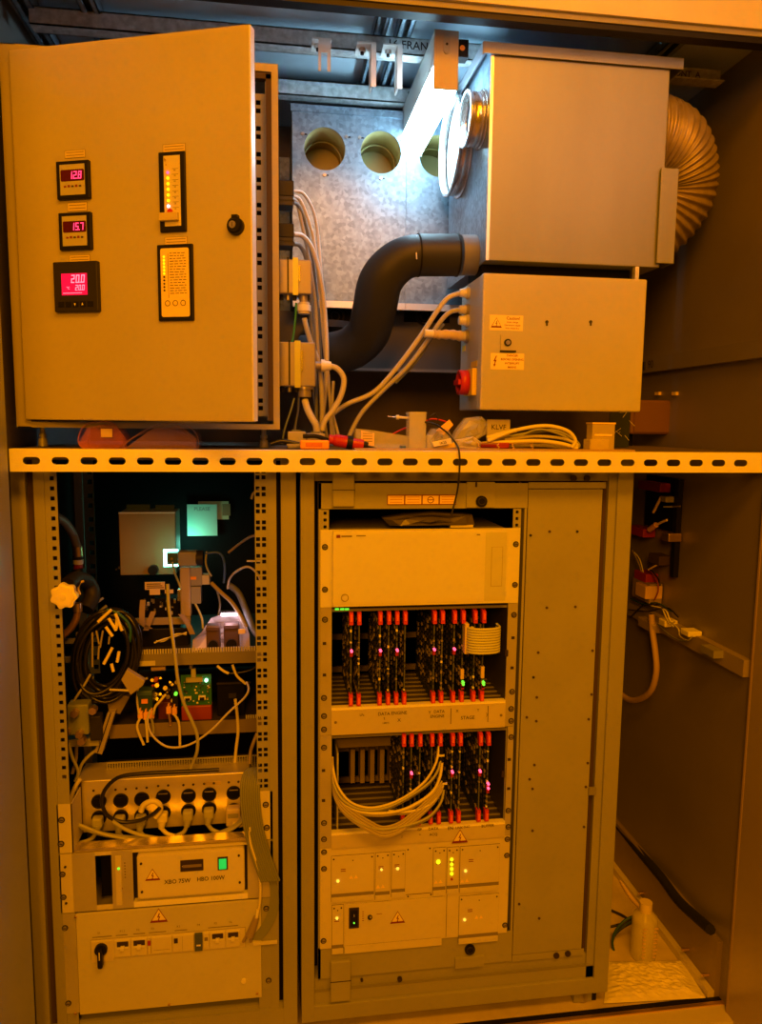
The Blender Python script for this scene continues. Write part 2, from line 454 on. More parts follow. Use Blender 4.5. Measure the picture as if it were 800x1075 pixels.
for i, (px, lb) in enumerate(((333, 'leftmost of the hanging white brackets under the channel'), (379, 'middle of the hanging white brackets under the channel'), (406, 'hanging white bracket nearest the light fitting'))):
    x = w(px, 50, 1.85).x; wd = .03
    t = thing('angle_bracket', lb, 'bracket', (x, 1.85, 2.30), 'angle brackets hanging from the channel')
    MB().box(x - .014, x + wd, 1.80, 1.86, 2.402, 2.406, white).build('foot', t)
    b = MB()
    if i == 0:
        b.box(x, x + .006, 1.80, 1.803, 2.335, 2.402, white).box(x + .020, x + wd - .002, 1.80, 1.803, 2.335, 2.402, white).box(x + .006, x + .020, 1.80, 1.803, 2.375, 2.402, white)
    else:
        b.box(x + .018, x + .022, 1.80, 1.84, 2.31 , 2.402, white); b.box(x + .022, x + .030, 1.80, 1.803, 2.31, 2.402, white)
    b.build('hanger', t)
    MB().cyl((x, 1.825, 2.402), (x, 1.825, 2.394), .008, galvd, 6).cyl((x, 1.825, 2.396), (x, 1.825, 2.388), .004, dark, 8).build('bolt', t)

# ================================================================== LIGHT FITTING
x0 = w(456, 60, 1.72).x; x1 = w(480.5, 60, 1.72).x; zt = w(468, 32, 1.72).z; zb = w(468, 94, 1.72).z; zm = zb + (zt - zb) * .42
lt = thing('light_fitting', 'fluorescent light fitting glowing white, hung lengthwise over the ducts', 'lamp', (x0, 1.72, zb))
yb = 2.13
MB().box(x0, x1, 1.722, yb, zm, zt, mat('fitting_body', (.60, .62, .60), .45)).build('housing', lt)
MB().box(x0 - .003, x1 + .003, 1.7235, yb - .004, zb + .002, zm, tube_e, c=.006).build('diffuser', lt)
MB().box(x0 - .001, x1 + .001, 1.718, 1.7225, zb, zt, mat('endcap', (.42, .38, .30), .45)).rounded(x0 + .02, x0 + .034, zt - .05, zt - .01, .007, 1.715, 1.719, rackp).cyl((x0 + .027, 1.7145, zt - .03), (x0 + .027, 1.7155, zt - .03), .003, dark, 8).build('end_cap', lt, label='tan end cap')
MB().box(x1, x1 + .028, 1.735, 1.765, zt - .045, zt - .008, black).cyl((x1 + .014, 1.7345, zt - .026), (x1 + .014, 1.736, zt - .026), .006, orange, 12).build('switch', lt, label='black switch block with an orange button')
MB().box(x0 - .001, x1 + .001, yb - .004, yb, zb - .004, zt, white).build('end_plate', lt)
MB().box((x0 + x1) / 2 - .01, (x0 + x1) / 2 + .01, 1.86, 1.88, zt, 2.41, galvd).build('hanger', lt)

# ================================================================== GALVANISED DUCT BOXES
Yg = 2.12
gx0, _, gz0, gz1 = R(307, 113, 500, 320, Yg)
gx0 = w(307, 210, Yg).x; gz0 = w(380, 320, Yg).z; gz1 = w(365, 116, Yg).z
def gbox(name, xa, xb, holes, label, lid=True):
    t = thing(name, label, 'duct box', (xa, Yg, gz0))
    b = MB(); yo = Yg; yi = Yg + .0025
    xs = [xa] + [(holes[i][0] + holes[i + 1][0]) / 2 for i in range(len(holes) - 1)] + [xb]
    if holes:
        zc = holes[0][1]; r = holes[0][2]
        for i, (hx, hz, hr) in enumerate(holes): b.cell(xs[i], xs[i + 1], zc - .075, zc + .075, yo, yi, hx, hz, ('c', hr), galv, n=40)
        b.box(xa, xb, yo, yi, zc + .075, gz1, galv).box(xa, xb, yo, yi, gz0, zc - .075, galv)
    else: b.box(xa, xb, yo, yi, gz0, gz1, galv)
    b.box(xa, xa + .0025, yi, Yg + .30, gz0, gz1, galv).box(xb - .0025, xb, yi, Yg + .30, gz0, gz1, galv).box(xa, xb, yi, Yg + .30, gz1 - .0025, gz1, galv)
    b.build('shell', t)
    MB().box(xa - .004, xb, Yg - .006, Yg, gz1 - .012, gz1 + .006, galv).build('top_flange', t)
    MB().box(xa, xb, Yg - .014, Yg, gz0 - .012, gz0 + .006, mat('lit_zinc_lip', (.80, .80, .78), .4, metal=.4)).build('bottom_lip', t)  # lit look of the lip painted in with a paler zinc
    for hx, hz, hr in holes:
        MB().ring((hx, Yg + .0026, hz), (hx, Yg + .16, hz), hr + .002, hr, olive, 40).cyl((hx, Yg + .16, hz), (hx, Yg + .162, hz), hr + .002, olive, 40).ring((hx, Yg + .10, hz), (hx, Yg + .108, hz), hr, hr - .004, olive, 40).build('collar', t, label='olive brown inside of the round hole')
        for a in (150, 30, 270):
            bb = MB()
            ax = hx + math.cos(math.radians(a)) * hr * 1.22; az = hz + math.sin(math.radians(a)) * hr * 1.22
            bb.cyl((ax, Yg, az), (ax, Yg - .004, az), .0045, screwm, 8).box(ax + .002, ax + .011, Yg - .001, Yg, az - .0018, az + .0018, dark).build('rivet', t)
    return t
hz = w(370, 158, Yg).z; r1 = .056
h1 = w(341, 157, Yg).x; h2 = w(400, 160, Yg).x; h3 = w(459, 162, Yg).x
xm = w(426, 220, Yg).x; xm2 = w(467, 220, Yg).x
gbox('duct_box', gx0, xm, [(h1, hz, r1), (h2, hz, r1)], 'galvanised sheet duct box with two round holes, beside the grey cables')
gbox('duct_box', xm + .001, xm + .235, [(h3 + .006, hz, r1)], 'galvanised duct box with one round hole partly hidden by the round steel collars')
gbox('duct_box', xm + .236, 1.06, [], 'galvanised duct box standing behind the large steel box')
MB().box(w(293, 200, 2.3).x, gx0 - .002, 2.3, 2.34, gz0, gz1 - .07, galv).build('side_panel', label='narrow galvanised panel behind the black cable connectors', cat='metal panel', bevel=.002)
# black fan housing underneath
fx0 = w(293, 350, 2.16).x; fz1 = gz0 - .014; fz0 = w(440, 388, 2.16).z
ft = thing('fan_housing', 'dark fan housing below the galvanised duct boxes, behind the black pipe', 'fan', (.3, 2.17, fz0))
b = MB().box(fx0, 1.05, 2.18, 2.184, fz0, fz1, mat('dark_grey_sheet', (.10, .10, .10), .5)).box(fx0, 1.05, 2.14, 2.18, fz0 - .008, fz0, mat('dark_lip', (.22, .20, .18), .5)).box(fx0, 1.05, 2.184, 2.40, fz1 - .004, fz1, blackm)
b.build('housing', ft)
for px in (352, 446):
    x = w(px, 335, 2.17).x; zc = w(px, 338, 2.17).z
    b = MB()
    for k in range(4): b.ring((x, 2.160 + .004 * k, zc + .016), (x, 2.163 + .004 * k, zc + .016), .026 + .0 * k, .022, black, 28)
    b.box(x - .06, x + .075, 2.176, 2.18, zc + .0, zc + .04, blackm); b.ring((x, 2.172, zc + .016), (x, 2.174, zc + .016), .014, .01, dark, 20)
    b.build('fan_grille', ft)
b = MB().cyl((w(345, 345, 2.1).x, 2.12, w(345, 345, 2.1).z), (w(345, 345, 2.1).x, 2.12, w(345, 338, 2.1).z), .07, dark, 32)
b.build('fan_motor', ft)

# ================================================================== STAINLESS BOX
sx0, sx1 = .483, .908; sz0 = w(600, 277, 1.706).z; sz1 = w(600, 55, 1.706).z
st = thing('filter_box', 'large brushed steel box with a folded lid, above the painted control box', 'ventilation box', (sx0, 1.706, sz0))
MB().box(sx0, sx1, 1.706, 2.09, sz0, sz1, steel).build('body', st, bevel=.002)
MB().box(sx0 - .001, sx0 + .006, 1.7045, 1.706, sz0, sz1, mat('edge_white', (.7, .7, .7), .3, metal=.5)).build('edge_fold', st)
lz = w(560, 55, 1.70).z
b = MB().box(sx0 - .02, sx1 + .028, 1.700, 2.08, lz + .010, lz + .014, steel).box(sx0 - .02, sx1 + .028, 1.698, 1.701, lz - .010, lz + .014, steel).box(sx0 - .022, sx0 - .019, 1.70, 2.08, lz - .012, lz + .014, steel).box(sx1 + .026, sx1 + .028, 1.70, 2.08, lz - .010, lz + .014, steel)
b.build('lid', st)
# round spigots on the left side
def spigot(label, X0, Yc, zc, r):
    b = MB().ring((sx0, Yc, zc), (X0 + .004, Yc, zc), r, r - .003, spig, 40).ring((X0, Yc, zc), (X0 + .006, Yc, zc), r + .004, r - .003, spig, 40)
    b.ring((X0 + .03, Yc, zc), (X0 + .034, Yc, zc), r + .002, r - .001, spig, 40).ring((sx0 - .006, Yc, zc), (sx0, Yc, zc), r + .006, r - .002, spig, 40)
    b.ring((X0 + .018, Yc, zc), (X0 + .022, Yc, zc), r - .002, r - .004, dark, 40)
    b.cyl((sx0 - .004, Yc, zc), (sx0 - .002, Yc, zc), r - .002, mat('filter_white', (.7, .72, .72), .6), 40)
    b.build('spigot', st, label=label)
p = w(487.5, 125, 1.772); spigot('smaller round steel collar', p.x, 1.772, p.z, .058)
p = w(471, 153, 1.957); spigot('wide round steel collar', p.x, 1.957, p.z, .118)
MB().box(sx0 - .0015, sx0, 1.707, 2.089, sz0, sz1, galv).build('side_panel', st, label='galvanised left side, toned for the white tube light')  # bluer sheet paints the white tube light falling on this side
bx = R(691, 177, 709, 277, 1.70)
MB().box(bx[0], bx[1], 1.695, 1.70, bx[2], bx[3], steel).box(bx[1] - .004, bx[1], 1.70, 1.75, bx[2], bx[3], steel).build('side_flange', st, bevel=.001)
# flexible duct
q0 = w(706, 146, 1.83)
path = [(sx1 + .001, 1.83, q0.z), (sx1 + .03, 1.83, q0.z), (sx1 + .085, 1.845, q0.z - .018), (sx1 + .125, 1.87, q0.z - .07), (sx1 + .128, 1.89, q0.z - .125), (sx1 + .09, 1.92, q0.z - .18), (sx1 + .03, 1.95, q0.z - .205), (sx1 + .002, 1.955, q0.z - .21)]
pp = cr(path, 40)
MB().sweep(pp, lambda t: .094 + .0035 * math.sin(t * 2 * PI * 33) + (.004 if t < .06 else 0), flexm, 40).build('flexible_duct', label='ribbed flexible foil duct bulging out right of the steel box', cat='duct')

# ================================================================== BLACK PIPE
pt = thing('drain_pipe', 'thick dark grey plastic pipe bending down left from the steel box', 'pipe', w(345, 400, 1.98))
ppx = cr(pts3([(480, 268, 1.80), (441, 268, 1.80), (418, 275, 1.81), (400, 295, 1.83), (393, 325, 1.88), (386, 350, 1.93), (368, 366, 1.98), (343, 372, 2.02), (318, 374, 2.04)], 1.9), 10)
MB().sweep(ppx[6:], lambda t: .046 + .009 * min(1, t * 2.5), pvc, 36).build('bend', pt)
MB().sweep([w(480, 268, 1.80), w(438, 268, 1.80)], .0485, pvc, 36).build('collar', pt)
b = MB(); 
for px in (480, 440): b.ring(w(px, 268, 1.8), w(px - 1.6, 268, 1.8), .0502, .044, black, 36)
b.build('seal', pt)
MB().sweep([w(483, 268, 1.80), (sx0 - .001, 1.80, w(500, 268, 1.8).z)], .047, pvc2, 36).build('stub', pt, label='lighter grey stub pipe')
MB().sweep([w(437.5, 248, 1.775), w(436.5, 257, 1.76), w(437.5, 272, 1.751)], .0016, white, 6).build('clip', pt)

# ================================================================== CONTROL CABINET (LEFT)
cx0, cx1, cz0, cz1, CY = -.551, .012, 1.522, 2.300, 1.706
ct = thing('control_cabinet', 'painted steel control cabinet with its instrument door ajar, standing on the shelf', 'cabinet', (-.27, 1.8, 1.478))
b = MB(); T = .002; D2 = CY + .25; bp2 = mat('cabinet_body_paint', (.36, .34, .30), .45, noise=.05)
b.box(cx0, cx0 + T, CY, D2, cz0, cz1, bp2).box(cx1 - T, cx1, CY, D2, cz0, cz1, bp2).box(cx0 + T, cx1 - T, CY + .0002, D2, cz1 - T, cz1, bp2).box(cx0 + T, cx1 - T, CY + .0002, D2, cz0, cz0 + T, bp2).box(cx0, cx1, D2 - T, D2, cz0, cz1, bp2)
b.box(cx1 - .014, cx1 - T, CY, CY + .004, cz0, cz1, bp2).box(cx0 + T, cx0 + .03, CY + .0002, CY + .004, cz0, cz1, bp2).box(cx0, cx1 - .014, CY + .0004, CY + .004, cz1 - .016, cz1 - T, bp2).box(cx0, cx1 - .014, CY + .0004, CY + .004, cz0 + T, cz0 + .012, bp2)
b.build('body', ct)
MB().box(cx1 - .026, cx1 - .014, CY + .002, CY + .02, cz0 + .02, cz1 - .02, gasket).box(cx1 - .028, cx1 - .026, CY + .014, CY + .04, cz0 + .02, cz1 - .02, rackp).box(cx0 + .03, cx1 - .014, CY + .002, CY + .02, cz1 - .03, cz1 - .018, gasket).build('gasket', ct)
# punched rail
rx0, rx1 = cx1 - .058, cx1 - .028
b = MB(); nz = 13; zs = [cz0 + .03 + (cz1 - cz0 - .08) * i / nz for i in range(nz + 1)]
for i in range(nz):
    a, c = zs[i], zs[i + 1]; xc = (rx0 + rx1) / 2 ; mz = (a + c) / 2
    b.cell(rx0, rx1, a, mz, CY + .03, CY + .032, xc, mz - .0085, ('r', .005, .005), rackp, n=8).cell(rx0, rx1, mz, c, CY + .03, CY + .032, xc, mz + .0085, ('r', .005, .005), rackp, n=8)
b.box(rx0 - .004, rx0, CY + .02, CY + .04, zs[0], zs[-1], dark)
b.box(rx0 - .02, rx1 + .004, CY + .045, CY + .048, zs[0], zs[-1], blackm)
b.build('punched_rail', ct)
for x in (w(45, 460, 1.78).x, w(277, 460, 1.78).x):
    MB().cyl((x, 1.78, cz0), (x, 1.78, 1.495), .0055, galvd, 10).cyl((x, 1.78, 1.497), (x, 1.78, 1.479), .009, galvd, 12, .011).cyl((x, 1.78, 1.508), (x, 1.78, 1.5), .0085, galvd, 6).build('foot', ct)
# door in its own frame
hinge = Vector((-.530, 1.697, 0)); fe = Vector((-.0415, 1.515, 0)); DW = (fe - hinge).length
ang = math.atan2(fe.y - hinge.y, fe.x - hinge.x)
DM = Matrix.Translation(hinge) @ Matrix.Rotation(ang, 4, 'Z'); DI = DM.inverted()
def dl(px, py):                 # pixel -> door x,z
    o = DI @ Vector((0, 0, CZ)); d = (DI.to_3x3() @ ray(px, py)); t = -o.y / d.y
    q = o + d * t; return q.x, q.z
dz0, dz1 = 1.5385, 2.283
MB(DM).box(0, DW, 0, .018, dz0, dz1, paint, c=.0025).build('door', ct)
MB(DM).box(DW - .0015, DW + .0015, -.001, .019, dz0 + .002, dz1 - .002, mat('door_edge_white', (.82, .82, .80), .4)).build('edge_strip', ct, label='pale door edge')
def dr(px0, py0, px1, py1):
    ym = (py0 + py1) / 2; xm_ = (px0 + px1) / 2
    return dl(px0, ym)[0], dl(px1, ym)[0], dl(xm_, py1)[1], dl(xm_, py0)[1]
def meter(px0, py0, px1, py1, txt, nm):
    a, c, e, f = dr(px0, py0, px1, py1)
    m = MB(DM).box(a, c, -.009, 0, e, f, black, c=.0015)
    m = m.build('panel_meter', ct, label=nm)
    iw = (c - a); ih = (f - e)
    MB(DM).box(a + iw * .12, c - iw * .12, -.0098, -.009, e + ih * .10, f - ih * .10, mat('silver_face', (.62, .62, .66), .35, metal=.3)).build('faceplate', m)
    MB(DM).rounded(a + iw * .15, c - iw * .13, e + ih * .46, f - ih * .24, .003, -.0104, -.0098, scr_d).build('display', m)
    MB(DM).seg7(txt, a + iw * .40, -.0108, e + ih * .51, ih * .20, dig_r).build('digits', m)
    b = MB(DM)
    for k in range(5): b.box(a + iw * (.24 + .115 * k), a + iw * (.31 + .115 * k), -.0105, -.0098, e + ih * .30, e + ih * (.36 if k % 2 else .345), (inkr, inkr, ink, inkr, ink)[k])
    b.build('key', m)
meter(62, 170, 96, 210, '12.8', 'upper small meter reading 12.8')
meter(64.5, 224, 98, 263, '15.7', 'small meter reading 15.7')
a, c, e, f = dr(60, 275.5, 106, 328)
m = MB(DM).box(a, c, -.012, 0, e, f, dark, c=.002).build('temperature_controller', ct, label='square controller with a magenta screen')
iw = c - a; ih = f - e
MB(DM).box(a + iw * .19, a + iw * .77, -.0126, -.012, e + ih * .33, f - ih * .24, scr_r).build('screen', m)
MB(DM).seg7('20.0', a + iw * .41, -.0131, e + ih * .57, ih * .16, dig_p).seg7('20.0', a + iw * .50, -.0131, e + ih * .42, ih * .11, dig_p).text('°C', a + iw * .34, -.0131, e + ih * .47, ih * .07, dig_p).box(a + iw * .22, a + iw * .65, -.0131, -.0128, e + ih * .365, e + ih * .375, dig_p).build('digits', m)
b = MB(DM)
for k in range(5): b.box(a + iw * (.10 + .165 * k), a + iw * (.23 + .165 * k), -.0128, -.012, e + ih * .09, e + ih * .20, black)
b.prism([(a + iw * .46, e + ih * .165), (a + iw * .50, e + ih * .165), (a + iw * .48, e + ih * .11)], -.0133, -.0128, labw).prism([(a + iw * .63, e + ih * .125), (a + iw * .67, e + ih * .125), (a + iw * .65, e + ih * .18)], -.0133, -.0128, labw)
b.build('key', m)
# bar graph flow meter and status panel
a, c, e, f = dr(168.5, 160, 196, 244)
m = MB(DM).box(a, c, -.006, 0, e, f, black, c=.0015).build('bargraph_meter', ct, label='tall narrow meter with a column of yellow lights')
iw = c - a; ih = f - e
MB(DM).box(a + iw * .2, c - iw * .18, -.0066, -.006, e + ih * .07, f - ih * .05, mat('meter_scale', (.70, .66, .52), .5)).build('scale_plate', m)
b = MB(DM); b.text('h', a + iw * .26, -.007, f - ih * .10, ih * .06, inkr).text('c', a + iw * .30, -.007, f - ih * .16, ih * .04, inkr)
for k in range(8):
    zz = f - ih * (.23 + .069 * k); b.box(a + iw * .52, c - iw * .25, -.0068, -.0066, zz + ih * .012, zz + ih * .016, ink).text('%d' % (80 - 10 * k), a + iw * .62, -.0068, zz - ih * .005, ih * .028, ink)
b.build('scale_lettering', m)
b = MB(DM)
for k, mm in enumerate((led_r, led_y, led_y, led_y, led_y, led_y, led_w)):
    zz = f - ih * (.26 + .070 * k); b.cyl((a + iw * .36, -.0066, zz), (a + iw * .36, -.008, zz), iw * .050, mm, 14)
b.cyl((a + iw * .42, -.0066, f - ih * .75), (a + iw * .42, -.009, f - ih * .75), iw * .1, red, 16)
b.build('indicator_lamp', m)
MB(DM).box(a + iw * .06, c - iw * .24, -.016, -.006, e + ih * .13, e + ih * .23, mat('meter_slider', (.62, .55, .40), .5), c=.001).build('slider', m)
a, c, e, f = dr(167, 257, 204, 337)
m = MB(DM).box(a, c, -.006, 0, e, f, black, c=.0015).build('status_panel', ct, label='panel with printed lines and small yellow lamps')
iw = c - a; ih = f - e
MB(DM).rounded(a + iw * .10, c - iw * .10, e + ih * .05, f - ih * .05, .004, -.0066, -.006, mat('panel_orange', (.95, .78, .40), .5)).build('faceplate', m)
b = MB(DM); rnd = random.Random(3)
for k in range(16):
    zz = f - ih * (.12 + .035 * k); x_ = a + iw * .36
    while x_ < c - iw * .22:
        l_ = iw * rnd.uniform(.05, .13); b.box(x_, min(x_ + l_, c - iw * .18), -.0069, -.0066, zz, zz + ih * .008, ink); x_ += l_ + iw * .03
b.box(a + iw * .31, a + iw * .32, -.0069, -.0066, e + ih * .30, f - ih * .12, ink)
for k in range(3): 
    xx = a + iw * (.28 + .22 * k); b.ring((xx, -.0066, e + ih * .23), (xx, -.0072, e + ih * .23), iw * .075, iw * .06, ink, 16)
b.build('print', m)
b = MB(DM)
for k in range(11):
    zz = f - ih * (.16 + .044 * k); b.cyl((a + iw * .2, -.0066, zz), (a + iw * .2, -.0076, zz), iw * .026, led_y if k < 6 else dark, 10)
b.build('indicator_lamp', m)
lt_m = mat('door_label', (.72, .62, .38), .5)
for q in ((68, 157.5, 90, 166), (71, 212.5, 92, 222), (73, 267.5, 95, 275.5), (171, 151, 195, 160), (173, 248.5, 197, 257)):
    a, c, e, f = dr(*q)
    b = MB(DM).box(a, c, -.0008, 0, e, f, inkg).box(a + .001, c - .001, -.0012, -.0008, e + .001, f - .001, lt_m)
    for k in range(2): b.box(a + .004, c - .004, -.0014, -.0012, e + (f - e) * (.3 + .35 * k), e + (f - e) * (.38 + .35 * k), inkg)
    b.build('name_label', ct)
x_, z_ = dl(248.5, 238)
b = MB(DM).cyl((x_, 0, z_), (x_, -.010, z_), .0165, black, 28).cyl((x_, -.010, z_), (x_, -.014, z_), .014, black, 28, .012).cyl((x_ - .003, -.013, z_ + .001), (x_ - .003, -.0155, z_ + .001), .007, screwm, 18).box(x_ - .006, x_ + .006, -.012, 0, z_ + .013, z_ + .020, black).box(x_ - .0035, x_ - .0025, -.016, -.015, z_ - .003, z_ + .005, ink)
b.build('lock', ct, label='black round lock')
# ================================================================== CONNECTORS ON THE CABINET'S RIGHT SIDE
def blackconn(y0, y1, label):
    a, c, e, f = R(292, y0, 308.5, y1, 1.80)
    t = thing('cable_connector', label, 'connector', (cx1, 1.8, e), 'black connectors on the cabinet side')
    a = cx1
    MB().box(a, c, 1.785, 1.825, e + (f - e) * .38, f, black, c=.002).build('hood', t)
    MB().box(a, c - .002, 1.78, 1.83, e, e + (f - e) * .36, dark, c=.001).box(a, c - .001, 1.779, 1.831, e + (f - e) * .18, e + (f - e) * .22, black).build('base', t)
blackconn(191, 218, 'black cable connector nearest the top of the cabinet side')
blackconn(236, 260, 'black cable connector second from the top of the cabinet side')
for i, q in enumerate(((293, 274, 327, 310), (293, 360, 331, 406))):
    a, c, e, f = R(*q, 1.80); a = cx1
    t = thing('metal_connector', ('copper tinted metal connector housing, upper of the two on the cabinet side', 'copper tinted metal connector housing, lower of the two on the cabinet side')[i], 'connector', (a, 1.8, e), 'metal connector housings on the cabinet side')
    wd = c - a
    MB().box(a, c, 1.78, 1.84, e, f, copper, c=.003).box(a + wd * .25, a + wd * .30, 1.778, 1.79, e + .002, f + .003, dark).build('hood', t)
    MB().box(a + wd * .42, a + wd * .58, 1.776, 1.782, e - .003, f + .003, mat('lever_yellow', (.45, .48, .12), .35, metal=.3)).box(a + wd * .6, a + wd * .64, 1.772, 1.782, e + (f - e) * .35, e + (f - e) * .8, chrome).build('lever', t)
    b = MB()
    for k in range(5): b.cyl((a + wd * (.08 + k * .2), 1.80, e), (a + wd * (.08 + k * .2), 1.80, e - .012), .005, (dark, screwm)[k % 2], 8)
    b.build('terminal_screws', t)
    if i == 0:
        px = w(319, 315, 1.8); MB().cyl((px.x, 1.80, e), (px.x, 1.80, e - .018), .010, copper, 14).cyl((px.x, 1.8, e - .016), (px.x, 1.8, e - .042), .014, gcable2, 8).cyl((px.x, 1.8, e - .022), (px.x, 1.8, e - .036), .0165, white, 8).build('gland', t)
    else:
        zz = w(340, 384, 1.8).z; MB().cyl((c, 1.8, zz), (c + .02, 1.8, zz), .010, copper, 14).cyl((c + .014, 1.8, zz), (c + .022, 1.8, zz), .015, white, 8).cyl((c + .02, 1.8, zz), (c + .038, 1.8, zz), .013, white, 12, .010).build('gland', t)
        xx = w(320, 410, 1.8).x; MB().cyl((xx, 1.8, e), (xx, 1.8, e - .006), .02, screwm, 12).cyl((xx, 1.8, e - .006), (xx, 1.8, e - .024), .0155, copper, 12).build('lower_gland', t)
G = 'grey cables hanging beside the control cabinet'
gc = [
 ([(306, 201, 1.80), (318, 203, 1.82), (329, 222, 1.85), (334, 250, 1.87), (338, 300, 1.88), (342, 350, 1.90), (345, 400, 1.92), (348, 462, 1.93)], .0040, gcable2, 'light grey cable arching highest from the top black connector'),
 ([(306, 206, 1.80), (315, 210, 1.82), (325, 235, 1.84), (331, 262, 1.86), (336, 310, 1.88), (340, 360, 1.90), (346, 420, 1.92), (352, 466, 1.93)], .0040, gcable2, 'light grey cable just under the highest arch at the top black connector'),
 ([(306, 208, 1.80), (312, 214, 1.82), (318, 240, 1.84), (325, 275, 1.86), (331, 320, 1.88), (334, 370, 1.90), (338, 420, 1.91), (344, 466, 1.92)], .0045, gcable, 'grey cable falling steeply from the top black connector'),
 ([(308, 213, 1.80), (314, 217, 1.82), (322, 240, 1.85), (329, 280, 1.88), (334, 330, 1.90), (337, 380, 1.92), (340, 430, 1.93), (342, 466, 1.94)], .0040, dcable, 'slate grey cable hidden behind the light grey cables'),
 ([(308, 246, 1.80), (318, 248, 1.82), (328, 262, 1.84), (336, 290, 1.86), (341, 330, 1.88), (343, 380, 1.88), (340, 425, 1.88), (334, 466, 1.88)], .0060, gcable2, 'thick grey cable arching from the second black connector'),
 ([(308, 256, 1.80), (315, 258, 1.82), (321, 270, 1.84), (324, 292, 1.86), (326, 330, 1.87), (330, 380, 1.88), (332, 430, 1.88), (330, 468, 1.88)], .0052, dcable, 'thick slate cable under the arch of the second black connector'),
 ([(319.5, 334, 1.80), (322, 345, 1.80), (327, 362, 1.81), (334, 380, 1.82), (337, 400, 1.83), (338, 440, 1.84), (334, 467, 1.84)], .0062, gcable, 'grey cable dropping from the white gland of the upper metal connector'),
 ([(344, 384, 1.80), (354, 387, 1.80), (361, 398, 1.80), (358, 415, 1.80), (350, 430, 1.80), (341, 442, 1.80), (338, 452, 1.80)], .0070, gcable2, 'grey cable looping out of the side gland of the lower metal connector'),
 ([(320, 420, 1.80), (323, 430, 1.79), (328, 440, 1.78), (332, 448, 1.78), (333, 466, 1.79)], .0085, gcable2, 'short thick grey cable below the lower metal connector'),
 ([(350, 400, 1.86), (349, 430, 1.86), (354, 452, 1.86), (358, 468, 1.86)], .0040, gcable, 'thin grey cable end right of the cable bundle'),
 ([(327, 300, 1.9), (331, 350, 1.91), (329, 400, 1.92), (333, 440, 1.92), (337, 466, 1.92)], .0035, gcable2, 'thin pale cable in the middle of the bundle'),
]
for l, r_, m_, lb in gc: cable('signal_cable', l, 1.8, r_, m_, lb, G)
cable('signal_cable', [(309, 418), (305, 432), (299, 450), (296, 466)], 1.79, .0022, mat('bluegrey', (.18, .24, .30), .4), 'thin blue grey wire slanting down beside the cabinet foot', G)
cable('signal_cable', [(314, 407), (313, 430), (310, 448), (309, 466)], 1.86, .003, dcable, 'dark cable hanging straight down under the lower metal connector', G)
cable('earth_wire', [(311, 318), (310, 335), (308, 352), (306, 362)], 1.80, .0028, mat('green_wire', (.02, .22, .12), .4), 'green wire between the two metal connectors', cat='wire')

# ================================================================== CONTROL BOX (RIGHT)
qx0, qx1 = w(506, 360, 1.70).x, w(676, 360, 1.70).x; qz0 = w(590, 431, 1.70).z; qz1 = w(590, 290, 1.70).z
qt = thing('control_box', 'painted control box with warning stickers and a red rotary switch, under the steel box', 'electrical box', ((qx0 + qx1) / 2, 1.75, qz0))
side = mat('box_side_paint', (.50, .53, .50), .4)
MB().box(qx0, qx1, 1.722, 1.90, qz0, qz1, side, c=.003).build('body', qt)
MB().box(qx0 - .001, qx1 + .001, 1.700, 1.719, qz0 - .001, qz1 + .001, boxpaint, c=.004).box(qx0 + .003, qx1 - .003, 1.719, 1.722, qz0 + .003, qz1 - .003, gasket).build('door', qt)
MB().box(qx0 + .01, qx1 - .02, 1.75, 1.88, qz1, sz0, blackm).box(w(668, 285, 1.7).x, w(672, 285, 1.7).x, 1.705, 1.72, qz1, sz0, galvd).build('spacer', qt)
a, c, e, f = R(514, 331, 549, 347, 1.70)
b = MB().box(a, c, 1.6990, 1.70, e, f, labo).warn(a + (c - a) * .2, 1.699, (e + f) / 2, (f - e) * .66)
b.text('Caution!', a + (c - a) * .70, 1.6985, f - (f - e) * .2, .0095, inkr)
for k in range(3): b.text(('Static charge', 'Disconnect supply', 'from mains first')[k], a + (c - a) * .68, 1.6985, f - (f - e) * (.45 + .2 * k), .0052, inkr)
b.build('warning_sticker', qt, label='upper orange caution sticker')
a, c, e, f = R(515, 371, 550, 388, 1.70)
b = MB().box(a, c, 1.6990, 1.70, e, f, labo)
b.add([(a + .0105 + u * .006, 1.6985, (e + f) / 2 + v * .0125) for u, v in ((.3, 1), (-.7, -.05), (-.1, 0), (-.3, -.6), (-.7, -.4), (-.3, -1.1), (.3, -.5), (.0, -.55), (.6, .3), (0, .2), (.7, 1))], [list(range(11))], inkr)
for k, s_ in enumerate(('DANGER', 'BEFORE OPENING', 'INTERRUPT', 'MAINS')): b.text(s_, a + (c - a) * .64, 1.6985, f - (f - e) * (.14 + .24 * k), .0068, inkr)
b.build('warning_sticker', qt, label='lower orange danger sticker')
a, c, e, f = R(525, 352, 541.5, 368, 1.70); xc, zc = w(532, 360, 1.7).x, w(532, 360, 1.7).z
MB().box(a, c, 1.694, 1.70, e, f, boxpaint).box(a, c, 1.695, 1.70, e - .004, e, dark).cyl((xc, 1.694, zc), (xc, 1.690, zc), .0085, dark, 18).cyl((xc, 1.691, zc), (xc, 1.6885, zc), .005, screwm, 12).build('key_lock', qt)
for px, py in ((574, 338), (620, 338)):
    p = w(px, py, 1.70); MB().cyl((p.x, 1.70, p.z), (p.x, 1.698, p.z), .004, ink, 8).box(p.x - .002, p.x + .002, 1.697, 1.699, p.z - .009, p.z, ink).build('drill_hole', qt)
